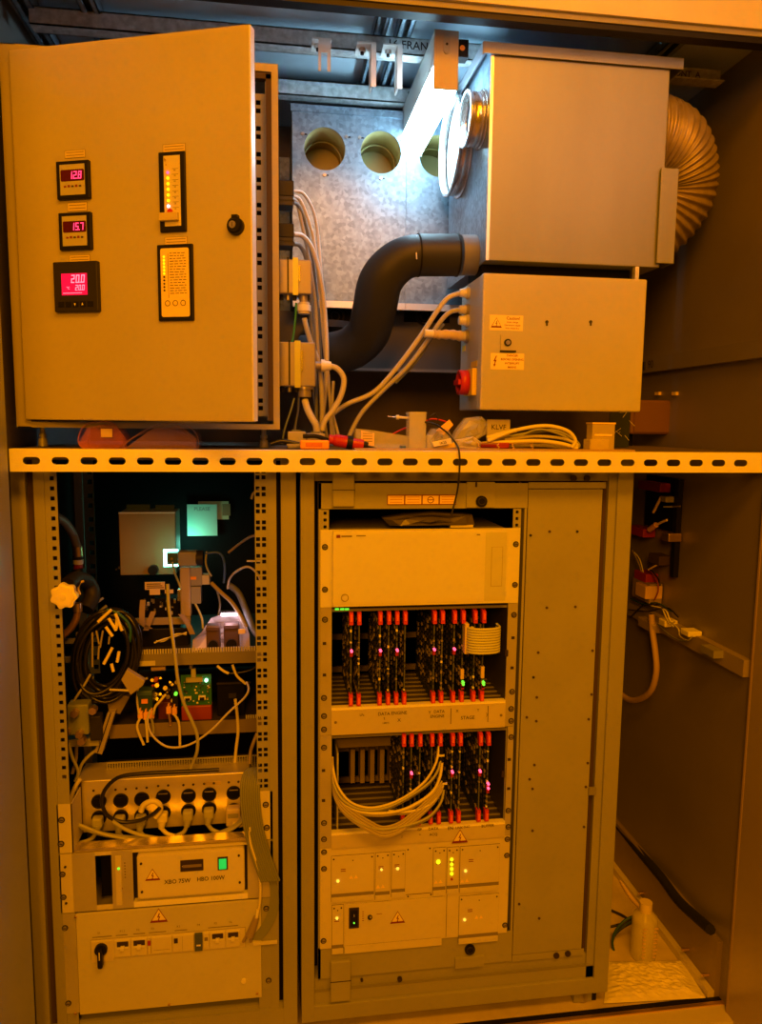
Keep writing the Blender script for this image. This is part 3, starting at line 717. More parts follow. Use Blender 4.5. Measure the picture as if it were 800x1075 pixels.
# side fittings at X = qx0
def side_z(px, py): return wx(px, py, qx0)
p = side_z(494, 402); zc = p.z; yc = 1.78
MB().box(qx0 - .012, qx0, yc - .045, yc + .03, zc - .032, zc + .032, yellow, c=.002).build('switch_plate', qt, label='yellow switch plate')
b = MB().ring((qx0 - .034, yc, zc), (qx0 - .012, yc, zc), .030, .022, red, 28).cyl((qx0 - .02, yc, zc), (qx0 - .012, yc, zc), .024, redd, 28).box(qx0 - .040, qx0 - .018, yc - .024, yc + .024, zc - .006, zc + .006, red)
b.build('rotary_switch', qt, label='red rotary mains switch')
MB().box(qx0 - .001, qx0, 1.735, 1.79, zc + .036, zc + .050, yellow).build('tag', qt, label='yellow tag above the red switch')
zz = side_z(488, 366).z; MB().box(qx0 - .001, qx0, 1.85, 1.88, zz - .006, zz + .008, yellow).build('tag', qt, label='small yellow tag')
gl = []
for py, col_, r_ in ((310, gcable2, .012), (327, copper, .012), (338, gcable2, .013), (354, copper, .013)):
    z_ = side_z(489, py).z; yc = 1.83
    MB().cyl((qx0, yc, z_), (qx0 - .008, yc, z_), r_ * 1.25, col_, 8).cyl((qx0 - .008, yc, z_), (qx0 - .024, yc, z_), r_, (white, gcable2)[col_ == copper], 12, r_ * .8).build('gland', qt)
    gl.append((qx0 - .02, yc, z_))
G2 = 'grey cables running from the control box'
for i, (l, lb) in enumerate((([(470, 313, 1.83), (458, 328, 1.83), (440, 355, 1.84), (415, 388, 1.85), (392, 412, 1.86), (365, 424, 1.87), (350, 434, 1.88)], 'upper grey cable leaving the control box to the lower left'),
                             ([(472, 328, 1.83), (462, 338, 1.83), (450, 356, 1.84), (428, 385, 1.85), (400, 412, 1.86), (378, 436, 1.86), (362, 468, 1.86)], 'lower grey cable leaving the control box down to the shelf'),
                             ([(466, 340, 1.84), (452, 356, 1.85), (438, 378, 1.86), (415, 402, 1.86)], 'dark cable running alongside the two grey control box cables'))):
    P = pts3(l, 1.83)
    if i < 2: P = [Vector(gl[i])] + P
    MB().sweep(cr(P), (.0062, .0058, .004)[i], (gcable2, gcable, dcable)[i], 8).build('control_cable', label=lb, cat='cable', group=G2)
z_ = gl[3][2]
b = MB().sweep(cr([(qx0 - .018, 1.83, z_), (qx0 - .045, 1.825, z_ + .002), (qx0 - .075, 1.82, z_ + .001), (qx0 - .09, 1.82, z_ + .002)]), lambda t: .013 - .003 * t + .001 * math.sin(t * 30), mat('tape_tan', (.62, .52, .40), .6, bump=.4, nscale=60), 12)
b.cyl((qx0 - .09, 1.82, z_ + .002), (qx0 - .112, 1.82, z_ + .003), .010, white, 10)
b.build('taped_plug', label='tape wrapped plug sticking out left of the control box', cat='plug')

# ================================================================== PERFORATED BAR AND SHELF
bz1, bz0 = 1.4785, 1.431; bx0, bx1 = w(10, 485, YF).x, 1.172
bt = thing('shelf', 'shelf across the enclosure with a bright slotted metal front edge', 'shelf', (.3, YF, bz0))
b = MB(); pitch = .0572; n = int((bx1 - bx0) / pitch) + 1; x = bx0; hw = .0095; hr = .0078
p0 = w(33, 486, YF).x - pitch
k = 0
while x < bx1 - .001:
    c = p0 + k * pitch; xe = min(bx1, c + pitch / 2)
    if c + pitch / 2 > x + .002:
        if c - x < hw + hr + .001: b.box(x, xe, YF, YF + .002, bz0, bz1, zinc)
        elif xe - c > hw + hr + .001: b.cell(x, xe, bz0, bz1, YF, YF + .002, c, (bz0 + bz1) / 2 - .001, ('s', hw, hr), zinc, n=28)
        else: b.box(x, xe, YF, YF + .002, bz0, bz1, zinc)
        x = xe
    k += 1
b.box(bx0, bx1, YF + .002, YF + .03, bz1 - .003, bz1, zinc).box(bx0, bx1, YF + .002, YF + .03, bz0, bz0 + .002, zinc)
b.build('slotted_edge', bt, label='bright slotted metal edge')
MB().box(bx0, XR - .03, YF + .03, 2.30, 1.472, 1.4775, mat('shelf_board', (.16, .13, .10), .6)).build('board', bt)
SH = 1.4785
MB().box(w(372, 474, 1.67).x, w(665, 474, 1.67).x, 1.662, 1.72, SH, SH + .004, mat('wood_strip', (.42, .30, .18), .6)).build('wood_batten', label='thin wooden batten lying along the shelf edge', cat='batten')

# ================================================================== THINGS ON THE SHELF
# plastic tubing bag
t = thing('plastic_film_roll', 'crumpled pink and orange plastic film loops under the open cabinet door', 'plastic film', w(145, 472, 1.72))
def loop(l, m, wd, Y, nm):
    P = cr([w(a, b_, Y + (i % 3) * .004) for i, (a, b_) in enumerate(l)], 10, True)
    vs = []; 
    for p in P: vs += [p, p + Vector((.004, wd, .002))]
    n = len(P); MB().add(vs, [(2 * i, 2 * ((i + 1) % n), 2 * ((i + 1) % n) + 1, 2 * i + 1) for i in range(n)], m, True).sweep(P, .0011, m, 6, closed=True).build(nm, t)
loop([(82, 462), (90, 446), (115, 443), (125, 452), (132, 466), (110, 472), (90, 472)], bagp, .05, 1.69, 'loop')
loop([(92, 464), (100, 449), (120, 447), (130, 462), (122, 471), (100, 472)], bagp, .05, 1.70, 'loop')
loop([(130, 468), (160, 448), (190, 445), (206, 456), (206, 472), (180, 468), (150, 472)], bagv, .05, 1.69, 'loop')
loop([(126, 470), (150, 455), (176, 450), (198, 460), (204, 472), (160, 473)], bagv, .05, 1.71, 'loop')
P = [w(a, b_, 1.70) for a, b_ in ((82, 466), (92, 448), (120, 445), (128, 458), (134, 472), (88, 473))]
MB().add(P + [p + Vector((0, .012, 0)) for p in P], [list(range(6)), list(range(6, 12))], bagp).build('film', t)
P = [w(a, b_, 1.70) for a, b_ in ((132, 470), (160, 450), (190, 447), (206, 460), (206, 473))]
MB().add(P + [p + Vector((0, .012, 0)) for p in P], [list(range(5)), list(range(5, 10))], bagv).build('film', t)
MB().box(*[w(106, 455, 1.695).x, w(118, 455, 1.695).x], 1.694, 1.6955, w(110, 459, 1.695).z, w(110, 450, 1.695).z, labo).build('sticker', t)

def sx(px, Y): return w(px, 468, Y).x
a, c = sx(315, 1.69), sx(345.5, 1.69)
t = thing('bit_holder', 'orange plastic bit holder lying at the shelf edge', 'tool', ((a + c) / 2, 1.69, SH))
MB().box(a, c, 1.68, 1.71, SH, SH + .021, orange, c=.004).build('body', t)
MB().box(a + .012, c - .016, 1.679, 1.681, SH + .006, SH + .015, mat('orange_deep', (.7, .18, .02), .4)).box(a - .03, a, 1.69, 1.70, SH + .008, SH + .012, screwm).build('slot', t)
t = thing('screwdriver', 'red handled tool with black band lying beside the orange bit holder', 'tool', (sx(363, 1.71), 1.71, SH))
P = [w(345, 461, 1.71), w(352, 462, 1.71), w(368, 465, 1.70), w(381, 467, 1.70)]
MB().sweep(cr(P, 6), lambda t: (.011, .0145, .0125)[min(2, int(t * 3))], red, 14).build('handle', t)
MB().sweep([w(364, 464, 1.70), w(370, 465, 1.70)], .0155, black, 14).build('grip_band', t)
MB().sweep([w(381, 467, 1.70), w(386, 468, 1.70)], .009, black, 10).sweep([w(386, 469, 1.70), w(407, 474, 1.69)], .0025, black, 8).build('shaft', t)
MB().sweep(cr([w(344, 462, 1.71), w(332, 458, 1.72), (w(318, 458, 1.72))]), .005, black, 8).build('cap_lead', t)
cable('black_lead', [(284, 466), (295, 463), (308, 465), (318, 467)], 1.72, .005, bcable, 'short black lead on the shelf left of the orange bit holder')
for q, lb in (((302, 453, 321, 463), 'grey plastic block behind the black lead'), ((322, 455, 341, 465), 'grey plastic block behind the red tool')):
    a, c, e, f = R(*q, 1.76); MB().box(a, c, 1.75, 1.79, SH, f, gcable, c=.002).box(a + .01, c - .012, 1.755, 1.785, f, f + .004, dcable).build('plastic_block', label=lb, cat='block')
# clear case with paper label
a, c = sx(373, 1.71), sx(440, 1.71); zt_ = w(380, 450, 1.71).z; zt2 = w(436, 460, 1.71).z
t = thing('clear_case', 'clear plastic case with a paper label, lying between the red tool and the clear bin', 'case', (a, 1.71, SH))
MB().prism([(a, SH), (c, SH), (c, zt2), (a + .045, zt_ - .004), (a, zt_)], 1.70, 1.74, clearp2).build('case', t)
MB().prism([(a + .012, SH + .012), (a + .042, SH + .008), (a + .043, zt_ - .010), (a + .012, zt_ - .004)], 1.6975, 1.70, mat('tan_paper', (.80, .62, .42), .7)).build('paper_label', t)
b = MB()
for k in range(4): b.box(a + .016, a + .038, 1.6970, 1.6975, SH + .018 + .006 * k, SH + .0195 + .006 * k, inkg)
b.build('print', t)
MB().box(sx(420, 1.69), sx(426, 1.69), 1.685, 1.70, SH, SH + .010, blue, c=.002).build('plastic_stub', label='small blue plastic stub at the shelf edge', cat='plastic stub')
a, c = sx(428.5, 1.70), sx(446, 1.70); zt_ = w(437, 432.5, 1.70).z
t = thing('clear_bin', 'tall clear square plastic container standing on the shelf edge', 'container', (a, 1.70, SH))
b = MB(); T = .0022
b.box(a, c, 1.69, 1.69 + T, SH, zt_, clearp2).box(a, c, 1.73 - T, 1.73, SH, zt_, clearp2).box(a, a + T, 1.69, 1.73, SH, zt_, clearp2).box(c - T, c, 1.69, 1.73, SH, zt_, clearp2).box(a, c, 1.69, 1.73, SH, SH + T, clearp2)
b.build('walls', t)
MB().box(a - .001, c + .001, 1.688, 1.732, zt_ - .004, zt_, clearp2).box(a - .0005, c + .0005, 1.6885, 1.69, SH + .030, SH + .0335, clearp2).box(a - .0005, c + .0005, 1.6885, 1.69, SH + .052, SH + .0545, clearp2).build('rim', t)
a, c = sx(447, 1.705), sx(455, 1.705); MB().box(a, c, 1.695, 1.72, SH, SH + .035, clearp2, c=.003).build('clear_cup', label='low clear cup right of the tall clear container', cat='container')
t = thing('probe', 'thin metal probe sticking out left of the tall clear container', 'probe', w(425, 440, 1.72))
MB().sweep([w(407, 437, 1.72), w(416, 438, 1.72)], .0012, chrome, 8).build('needle', t)
MB().sweep([w(416, 438, 1.72), w(419, 438, 1.72)], .0055, white, 10).sweep([w(419, 438, 1.72), w(430, 439, 1.72)], .003, white, 10).build('handle', t)
cable('thin_wire', [(449, 441), (456, 434), (460, 440), (458, 446)], 1.73, .0013, bcable, 'thin black wire curling up behind the clear container', cat='wire')
cable('thin_wire', [(400, 462), (412, 456), (424, 450), (440, 446), (452, 440), (466, 442), (475, 447)], 1.75, .0022, red, 'red wire lying behind the clear case', cat='wire')
# black probe lead over the bar
cable('probe_lead', [(446, 443, 1.69), (458, 446, 1.68), (470, 455, 1.66), (479, 466, 1.645), (482, 474, 1.622), (482.5, 490, 1.618), (481, 510, 1.618), (478, 525, 1.64), (474, 540, 1.69)], 1.7, .0022, bcable, 'thin black lead hanging down over the slotted shelf edge')
t = thing('label_tag', 'white tag with black print lying at the shelf edge', 'tag', w(465, 466, 1.68))
P = [w(a, b_, 1.68) for a, b_ in ((454, 464), (473, 460), (475, 465.5), (456, 469))]
MB().add(P + [p + Vector((0, .003, 0)) for p in P], [(0, 1, 2, 3), (7, 6, 5, 4), (0, 4, 5, 1), (1, 5, 6, 2), (2, 6, 7, 3), (3, 7, 4, 0)], labw).build('tag', t)
p = w(465, 465, 1.679); MB().text('1K25', p.x, 1.6785, p.z, .008, ink, rot=.2).build('print', t)
def slab(name, l, Y, dy, m, label, cat):
    P = [w(a, b_, Y) for a, b_ in l]; n = len(P)
    return MB().add(P + [p + Vector((.0, dy, 0)) for p in P], [list(range(n)), list(range(2 * n - 1, n - 1, -1))] + [(i, (i + 1) % n, n + (i + 1) % n, n + i) for i in range(n)], m).build(name, label=label, cat=cat)
slab('yellow_card', [(458, 452), (472, 440.5), (476, 446), (466, 457)], 1.72, .004, mat('card_yellow', (.95, .60, .10), .5), 'yellow card leaning beside the crumpled bag', 'card')
slab('yellow_card', [(449, 470), (480, 464), (480, 469), (449, 474)], 1.70, .01, yellow, 'flat yellow strip under the crumpled bag', 'card')
# crumpled bags
def bag(l, Y, dy, m, label, seed):
    rn = random.Random(seed); P = [w(a, b_, Y) for a, b_ in l]; c = sum(P, Vector()) / len(P)
    rings = []
    n = len(P)
    vs = []
    for s_, d in ((1.0, 0), (.8, -dy * .5), (.5, -dy * .4), (.2, -dy * .7)):
        for p in P: q = c + (p - c) * s_; vs.append(q + Vector((rn.uniform(-.003, .003), d + rn.uniform(-.005, .005), rn.uniform(-.002, .002) if s_ < 1 else 0)))
    vs2 = [p + Vector((0, dy, 0)) for p in P]
    fs = []
    for r_ in range(3):
        for i in range(n): fs.append((r_ * n + i, r_ * n + (i + 1) % n, (r_ + 1) * n + (i + 1) % n, (r_ + 1) * n + i))
    fs.append([3 * n + i for i in range(n)])
    b = MB().add(vs, fs, m)
    b.add([vs[i] for i in range(n)] + vs2, [(i, (i + 1) % n, n + (i + 1) % n, n + i) for i in range(n)] + [list(range(n, 2 * n))], m)
    return b.build('plastic_bag', label=label, cat='bag')
bag([(474, 466), (480, 452), (490, 439), (505, 437), (511, 444), (510, 456), (500, 463), (488, 470)], 1.72, .03, clearp2, 'crumpled clear bag standing highest in the clutter under the control box', 4)
bag([(447, 462), (455, 450), (470, 450), (476, 458), (470, 468), (450, 472)], 1.71, .03, clearp2, 'flatter clear bag right of the tall clear container', 5)
bag([(476, 471), (478, 462), (498, 458), (506, 464), (504, 472)], 1.70, .02, mat('bag_grey', (.7, .68, .6), .3, alpha=.8), 'low grey bag at the shelf edge under the tall crumpled bag', 6)
a, c, e, f = R(511.5, 440.5, 535.5, 453, 1.74)
t = thing('card_box', 'white card with dark print behind the yellow cables', 'card', ((a + c) / 2, 1.74, e))
MB().box(a, c, 1.74, 1.745, SH, f, mat('card_grey', (.5, .47, .42), .6)).build('card', t)
MB().text('KLVF', (a + c) / 2, 1.7395, e + (f - e) * .35, .017, ink).build('print', t)
MB().box(sx(503, 1.68), sx(538, 1.68), 1.70, 1.715, SH + .004, SH + .018, redd, c=.003).build('red_block', label='dark red block lying under the yellow cables', cat='block')
for i, (l, lb) in enumerate((
    ([(512, 463), (540, 452), (572, 447), (595, 452), (604, 462), (600, 470)], 'yellow cable, top strand of the pile on the shelf'),
    ([(520, 462), (548, 456), (580, 452), (600, 460), (608, 468), (600, 472)], 'yellow cable, second strand from the top of the pile'),
    ([(530, 462), (560, 458), (588, 460), (606, 467), (596, 471)], 'yellow cable curving at the middle of the pile'),
    ([(505, 466), (535, 464), (565, 463), (590, 466), (606, 471)], 'yellow cable, bright strand low in the pile'),
    ([(515, 471), (545, 468), (575, 468), (598, 472)], 'yellow cable resting lowest on the shelf'),
    ([(540, 461), (565, 451), (590, 457), (602, 466)], 'thin yellow cable arching behind the pile'),
    ([(511, 460), (528, 455), (542, 451.5)], 'straight yellow cable end pointing up at the control box'))):
    cable('yellow_cable', l, 1.70 + .009 * ((i * 5) % 7), (.0045, .004, .004, .005, .0045, .003, .0055)[i], (ycable, tcable, ycable, ycable, ycable, tcable, ycable)[i], lb, 'yellow cables piled on the shelf')
for q, lb in ((503, 'brass coloured rail clip on the shelf edge left of the other'), (538.5, 'brass coloured rail clip below the yellow cables')):
    a = sx(q, 1.665); c = sx(q + 20, 1.665); z = SH + .004
    b = MB().box(a, c, 1.664, 1.69, z, z + .002, brass).box(a, c, 1.664, 1.69, z + .011, z + .013, brass)
    for xx, s_ in ((a, 1), (c, 1)):
        b.sweep(cr([(xx - .001, 1.666, z), (xx + .003, 1.666, z + .004), (xx - .002, 1.666, z + .008), (xx + .002, 1.666, z + .013)]), .0016, brass, 6)
    b.build('rail_clip', label=lb, cat='clip', group='rail clips on the shelf')
a, c = sx(617.5, 1.70), sx(645, 1.70); zt_ = w(630, 443.5, 1.70).z
t = thing('clear_box', 'clear box with a yellow lid standing at the right end of the shelf', 'box', (a, 1.70, SH))
yc = mat('amber_clear', (.85, .75, .40), .15, alpha=.5)
MB().box(a, a + (c - a) * .72, 1.69, 1.73, SH, SH + .028, yc, c=.002).build('base', t)
MB().box(a + .009, c, 1.70, 1.735, SH + .0, zt_ - .004, yc, c=.002).build('insert', t)
MB().box(a + .008, c + .001, 1.699, 1.736, zt_ - .004, zt_, yellow).box(a + .015, c - .008, 1.698, 1.70, SH + .036, SH + .040, labo).build('lid', t)

# ================================================================== UPPER RIGHT: brown box and card behind
a, c, e, f = R(662, 420, 716, 456, 2.12)
t = thing('junction_box', 'dark brown junction box below the rail in the right rear corner', 'electrical box', ((a + c) / 2, 2.15, e))
bm_ = mat('brown_box', (.16, .08, .04), .5)
MB().box(a, c, 2.12, 2.20, e, f, bm_, c=.006).build('body', t)
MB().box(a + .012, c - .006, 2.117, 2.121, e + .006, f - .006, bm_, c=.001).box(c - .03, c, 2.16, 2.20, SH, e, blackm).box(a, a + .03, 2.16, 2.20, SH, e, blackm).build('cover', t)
for px in (692, 710):
    p = wx(px, 413, XR); MB().box(XR - .008, XR, p.y - .012, p.y + .012, p.z - .006, p.z + .004, yellow).build('wall_clip', label=('small yellow clip on the right wall, left of its twin', 'small yellow clip on the right wall above the brown box edge')[px > 700], cat='clip')
a, c, e, f = R(640, 430, 661, 462, 2.0)
t = thing('circuit_card', 'dark circuit card with pale wires behind the clear box with yellow lid', 'circuit board', ((a + c) / 2, 2.0, SH))
MB().box(a, c, 2.0, 2.003, SH, f, pcb).build('board', t)
b = MB(); rn = random.Random(5)
for k in range(9):
    x0_ = rn.uniform(a, c); z0_ = rn.uniform(e, f); b.sweep([(x0_, 1.998, z0_), (x0_ + rn.uniform(-.02, .02), 1.995, z0_ + rn.uniform(-.02, .02))], .0008, labw, 5)
b.build('wiring', t)
# PART2
# ================================================================== LEFT RACK
YR = 1.706; RZ0, RZ1 = .042, 1.462
lr = thing('equipment_rack', 'left open equipment rack holding the lamp supply and breaker panel', 'rack', (-.26, 1.706, 0))
b = MB().box(-.569, -.538, 1.700, 1.76, RZ0, RZ1, rackp, c=.002).box(-.538, -.522, 1.716, 1.74, RZ0, RZ1, gasket).box(-.522, -.500, 1.703, 1.75, RZ0, RZ1, rackp).box(-.569, -.565, 1.72, 2.42, RZ0, RZ1, blackm)  # inner side sheet blackened to paint the shade inside the rack
b.build('left_post', lr)
b = MB().box(.013, .048, 1.700, 1.76, RZ0, RZ1, rackp, c=.002).box(.003, .013, 1.72, 1.74, RZ0, RZ1, blackm).box(-.016, .003, 1.703, 1.75, RZ0, RZ1, rackp).box(.044, .047, 1.76, 2.42, RZ0, RZ1, blackm)  # black inner sheet again stands for shade in the rack
b.build('right_post', lr)
MB().box(-.569, .048, 1.701, 1.76, RZ0, .088, rackp).box(-.538, .013, 1.712, 1.76, .088, .096, rackp).build('bottom_rail', lr)
MB().box(-.565, .044, 1.702, 2.40, RZ1 - .01, RZ1, rackd).build('top_plate', lr)
MB().box(-.565, .044, 2.40, 2.42, RZ0, RZ1, blackm).build('back_panel', lr)
MB().box(-.56, .04, 1.76, 2.40, RZ0, .05, rackd).build('base', lr)
def railcol(x0, x1, cols, zlo, zhi, Y, name, parent, pitch=.0222, pair=False, m=rackp, hw=.0045):
    b = MB(); n = int((zhi - zlo) / pitch)
    xs = [x0] + [(cols[i] + cols[i + 1]) / 2 for i in range(len(cols) - 1)] + [x1]
    for i in range(n):
        z_ = zlo + i * pitch
        for j, cc in enumerate(cols):
            b.cell(xs[j], xs[j + 1], z_, z_ + pitch, Y, Y + .002, cc, z_ + pitch / 2 + (.003 * (-1) ** i if pair else 0), ('r', hw, hw), m, n=4)
    return b.build(name, parent)
railcol(-.500, -.474, [-.484], .712, 1.45, YR, 'mounting_rail', lr, .0222)
MB().box(-.500, -.474, YR, YR + .002, RZ0, .712, rackp).build('mounting_rail', lr)
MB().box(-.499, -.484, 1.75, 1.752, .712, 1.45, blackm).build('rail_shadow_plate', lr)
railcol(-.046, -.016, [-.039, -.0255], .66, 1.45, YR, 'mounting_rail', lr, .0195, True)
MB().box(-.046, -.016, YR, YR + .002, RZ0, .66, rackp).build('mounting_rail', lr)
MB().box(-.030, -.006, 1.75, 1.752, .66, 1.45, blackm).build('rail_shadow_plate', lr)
# rear posts
xa, xb_ = w(72, 560, 2.2).x, w(88, 560, 2.2).x
MB().box(xa, xb_, 2.2, 2.26, RZ0, 1.455, rackd).box(xa + .016, xa + .02, 2.19, 2.2, RZ0, 1.455, dark).build('rear_post', lr)
railcol(w(89, 560, 2.2).x, w(100, 560, 2.2).x, [w(96, 560, 2.2).x], .80, 1.45, 2.2, 'rear_mounting_rail', lr, .034, True, mat('rail_teal', (.14, .17, .15), .5), .0065)
# power outlet strip
Yp = 1.80
psx0, psx1, psz0, psz1 = R(80, 818, 262, 866, Yp)
psz1 = w(170, 815.5, Yp).z; psz0 = w(170, 869, Yp).z
ps = thing('power_strip', 'metal power strip with fourteen black sockets and tan plugs', 'power strip', ((psx0 + psx1) / 2, Yp, psz0))
MB().box(psx0, psx1, Yp, Yp + .10, psz0, psz1, mat('strip_metal', (.72, .68, .54), .3, metal=.5, noise=.12, nscale=9), c=.002).box(psx0 + .006, psx0 + .014, Yp - .001, Yp, psz0, psz1, gasket).build('housing', ps)
op = []
for r_, row in enumerate((((104, 841), (127, 840), (149, 838.5), (171.6, 836), (198, 835), (219.7, 833.6), (245.4, 832)), ((104, 858), (127, 857), (149, 856), (171.6, 853), (198, 851), (219.7, 849), (245.4, 850)))):
    for k, (px, py) in enumerate(row):
        p = w(px, py, Yp); ir = .0178
        o = MB().cyl((p.x, Yp, p.z), (p.x, Yp - .003, p.z), ir, blackm, 24).ring((p.x, Yp - .003, p.z), (p.x, Yp - .004, p.z), ir, ir * .82, black, 24).cyl((p.x - ir * .4, Yp - .003, p.z), (p.x - ir * .4, Yp - .0034, p.z), ir * .12, blackm, 8).cyl((p.x + ir * .4, Yp - .003, p.z), (p.x + ir * .4, Yp - .0034, p.z), ir * .12, blackm, 8).box(p.x - ir * .62, p.x + ir * .62, Yp - .006, Yp - .003, p.z + ir * .45, p.z + ir * .58, screwm if r_ == 0 and k > 2 else black)
        o.build('socket', ps)
        if r_ == 1: op.append(p)
        if r_ == 0:
            for s_ in (-.012, .012): MB().cyl((p.x + s_, Yp, p.z + .028), (p.x + s_, Yp - .001, p.z + .028), .003, ink, 10).build('pin_mark', ps)
PG = 'plugs in the lower row of the power strip'
nm = ('first', 'second', 'third', 'fourth', 'fifth', 'sixth', 'seventh')
for k, p in enumerate(op):
    lb = 'tan plug in the %s lower socket of the power strip, counted from the left' % nm[k]
    m_ = (tcable, tcable, tcable, ycable, tcable, tcable, mat('pale_plug', (.68, .60, .45), .4))[k]
    t = thing('power_plug', lb, 'plug', (p.x, Yp - .02, p.z), PG)
    if k == 6:
        MB().box(p.x - .018, p.x + .018, Yp - .03, Yp - .004, p.z - .030, p.z + .018, m_, c=.005).box(p.x - .013, p.x + .013, Yp - .032, Yp - .03, p.z - .005, p.z + .006, rackp).build('body', t)
        MB().sweep(cr([(p.x, Yp - .03, p.z - .022), (p.x + .02, Yp - .035, p.z - .022), (p.x + .045, Yp - .03, p.z - .010)]), .006, ycable, 10).build('cord', t)
        continue
    MB().box(p.x - .0125, p.x + .0125, Yp - .026, Yp - .004, p.z - .016, p.z + .010, m_, c=.005).sweep([(p.x, Yp - .018, p.z - .010), (p.x - .003, Yp - .022, p.z - .030)], lambda t_: .011 - .004 * t_, m_, 10).build('body', t)
    dx = (-.055, .03, .035, .04, -.035, .03)[k]
    MB().sweep(cr([(p.x - .003, Yp - .022, p.z - .028), (p.x + dx * .3, Yp - .026, p.z - .042), (p.x + dx, Yp - .03, p.z - .050), (p.x + dx * 1.5, Yp - .032, p.z - .052)]), .0052, m_, 8).build('cord', t)
b = MB()
for px, tx in ((104, '11'), (127, '12'), (149, '13'), (171, '14'), (198, '15'), (219, '16'), (245, '17')):
    pass
b.box(w(214, 822, Yp).x, w(232, 822, Yp).x, Yp - .001, Yp, w(223, 824, Yp).z, w(223, 820.5, Yp).z, mat('tan_strip', (.60, .50, .25), .5)).build('label_strip', ps)
PC = 'cables around the power strip'
cable('power_cable', [(78, 862), (90, 870), (115, 877), (150, 880), (190, 880), (225, 876), (248, 866), (258, 852)], 1.76, .0055, tcable, 'long tan cable running below all the power strip sockets', PC)
cable('power_cable', [(78, 862), (74, 845), (78, 828), (84, 818)], 1.765, .005, ycable, 'tan cable climbing at the left end of the power strip', PC)
cable('power_cable', [(84, 866), (110, 876), (140, 882), (172, 886)], 1.75, .004, tcable, 'thin tan cable sagging lowest under the left power sockets', PC)
cable('power_cable', [(118, 862), (135, 872), (160, 879), (200, 882), (240, 872), (262, 855)], 1.745, .0045, tcable, 'tan cable crossing in front under the right power sockets', PC)
cable('power_cable', [(148, 852), (151, 845), (160, 841), (167, 844), (168, 851), (163, 858)], 1.765, .007, ycable, 'thick yellow cable looped over the third and fourth sockets', PC)
cable('power_cable', [(230, 808), (190, 810), (150, 812), (125, 816), (111, 828), (107, 842), (113, 856), (128, 863), (147, 861), (160, 855), (168, 848)], 1.755, .0048, bcable, 'black cable making a wide loop over the left power sockets', PC)
# slotted cover above power strip
Yv = 1.86
a, c, e, f = R(112, 797, 272, 815, Yv)
vt = thing('slotted_tray', 'slotted metal tray edge above the power strip', 'tray', ((a + c) / 2, Yv, e))
b = MB(); n = 60
zz = w(190, 798, Yv).z; z2 = w(190, 808, Yv).z; z3 = w(190, 817, 1.81).z
for k in range(n + 1):
    xk = a + (c - a) * k / n; b.box(xk, xk + (c - a) / n * .45, Yv, Yv + .002, z2, zz, rackp)
b.box(a, c, Yv, Yv + .002, zz, zz + .004, rackp).box(a, c, Yv + .02, Yv + .022, z2, zz, blackm)
b.build('slotted_edge', vt)
MB().box(a, c, 1.835, Yv + .05, z2 - .012, z2, rackd).box(a, c, 1.832, 1.835, z2 - .016, z2, rackd).build('tray', vt)

# lamp supply unit
uz1 = w(165, 890, YR).z; uz0 = w(165, 950, YR).z
ut = thing('lamp_power_supply', 'lamp supply drawer marked XBO 75W HBO 100W with a green lit switch', 'rack unit', (-.25, YR, uz0))
ux0, ux1 = -.503, -.010
MB().box(-.474, -.036, YR + .003, YR + .04, uz1 - .002, uz1 + .003, mat('unit_cover', (.70, .64, .50), .3, metal=.6, noise=.3, nscale=14, stretch=(1, .2, 1))).build('cover', ut)  # stretched noise paints striped reflections onto the cover
b = MB()
b.box(ux0, -.474, YR - .003, YR, uz0, uz1 + .003, beige2).box(-.474, w(117, 920, YR).x, YR - .003, YR, uz0 + .006, uz1, beige2)
xg0, xg1 = w(101, 925, YR).x, w(118, 925, YR).x
b = MB().box(ux0, -.474, YR - .003, YR, uz0, uz1, beige2).box(-.474, xg0, YR - .003, YR, uz0, uz1, alu).box(xg0, xg1, YR - .003, YR, uz1 - .008, uz1, beige2).box(xg0, xg1, YR - .003, YR, uz0, uz0 + .012, beige2)
xp0, xp1 = w(140, 920, YR).x, w(260, 920, YR).x
b.box(xg1, xp0, YR - .003, YR, uz0, uz1, alu).box(xp0, xp1, YR - .003, YR, uz1 - .006, uz1, beige2).box(xp1, ux1, YR - .003, YR, uz0, uz1, alu)
b.box(xp0, xp1, YR + .012, YR + .014, uz0, uz1, dark).box(xg0, xg1, YR + .05, YR + .052, uz0, uz1, blackm)
b.box(xp0, xp1, YR - .003, YR + .012, uz0, uz0 + .014, zinc)
b.build('front_panel', ut)
x0_, x1_, z0_, z1_ = R(145, 897, 257, 939, YR); z1_ = uz1 - .009; z0_ = uz0 + .024
MB().rounded(x0_, x1_, z0_, z1_, .007, YR - .010, YR + .01, beige2).rounded(x0_ + .003, x1_ - .003, z0_ + .003, z1_ - .003, .006, YR - .0115, YR - .010, mat('xbo_plate', (.74, .72, .62), .4)).build('lamp_panel', ut, bevel=.0008)
def on(px, py, Y=YR): p = w(px, py, Y); return p.x, p.z
YT = YR - .0125
x_, z_ = on(161, 915); b = MB().warn(x_, YR - .0115, z_, .030)
b.build('warning_sign', ut)
x_, z_ = on(187, 922); x2, z2 = on(220, 919.5)
MB().text('XBO 75W', x_, YT, z_, .0150, ink, sx=.92).text('HBO 100W', x2 + .004, YT, z_ + .001, .0150, ink, sx=.88).build('lettering', ut)
a, c, e, f = R(190, 899.5, 214, 911, YR)
MB().box(a, c, YT - .001, YT + .002, e, f, ink).box(a + .006, c - .004, YT - .0014, YT - .001, e + (f - e) * .35, e + (f - e) * .6, inkg).cyl((a + .005, YT - .001, (e + f) / 2), (a + .005, YT - .002, (e + f) / 2), .0015, screwm, 8).build('counter', ut, label='black hour counter window')
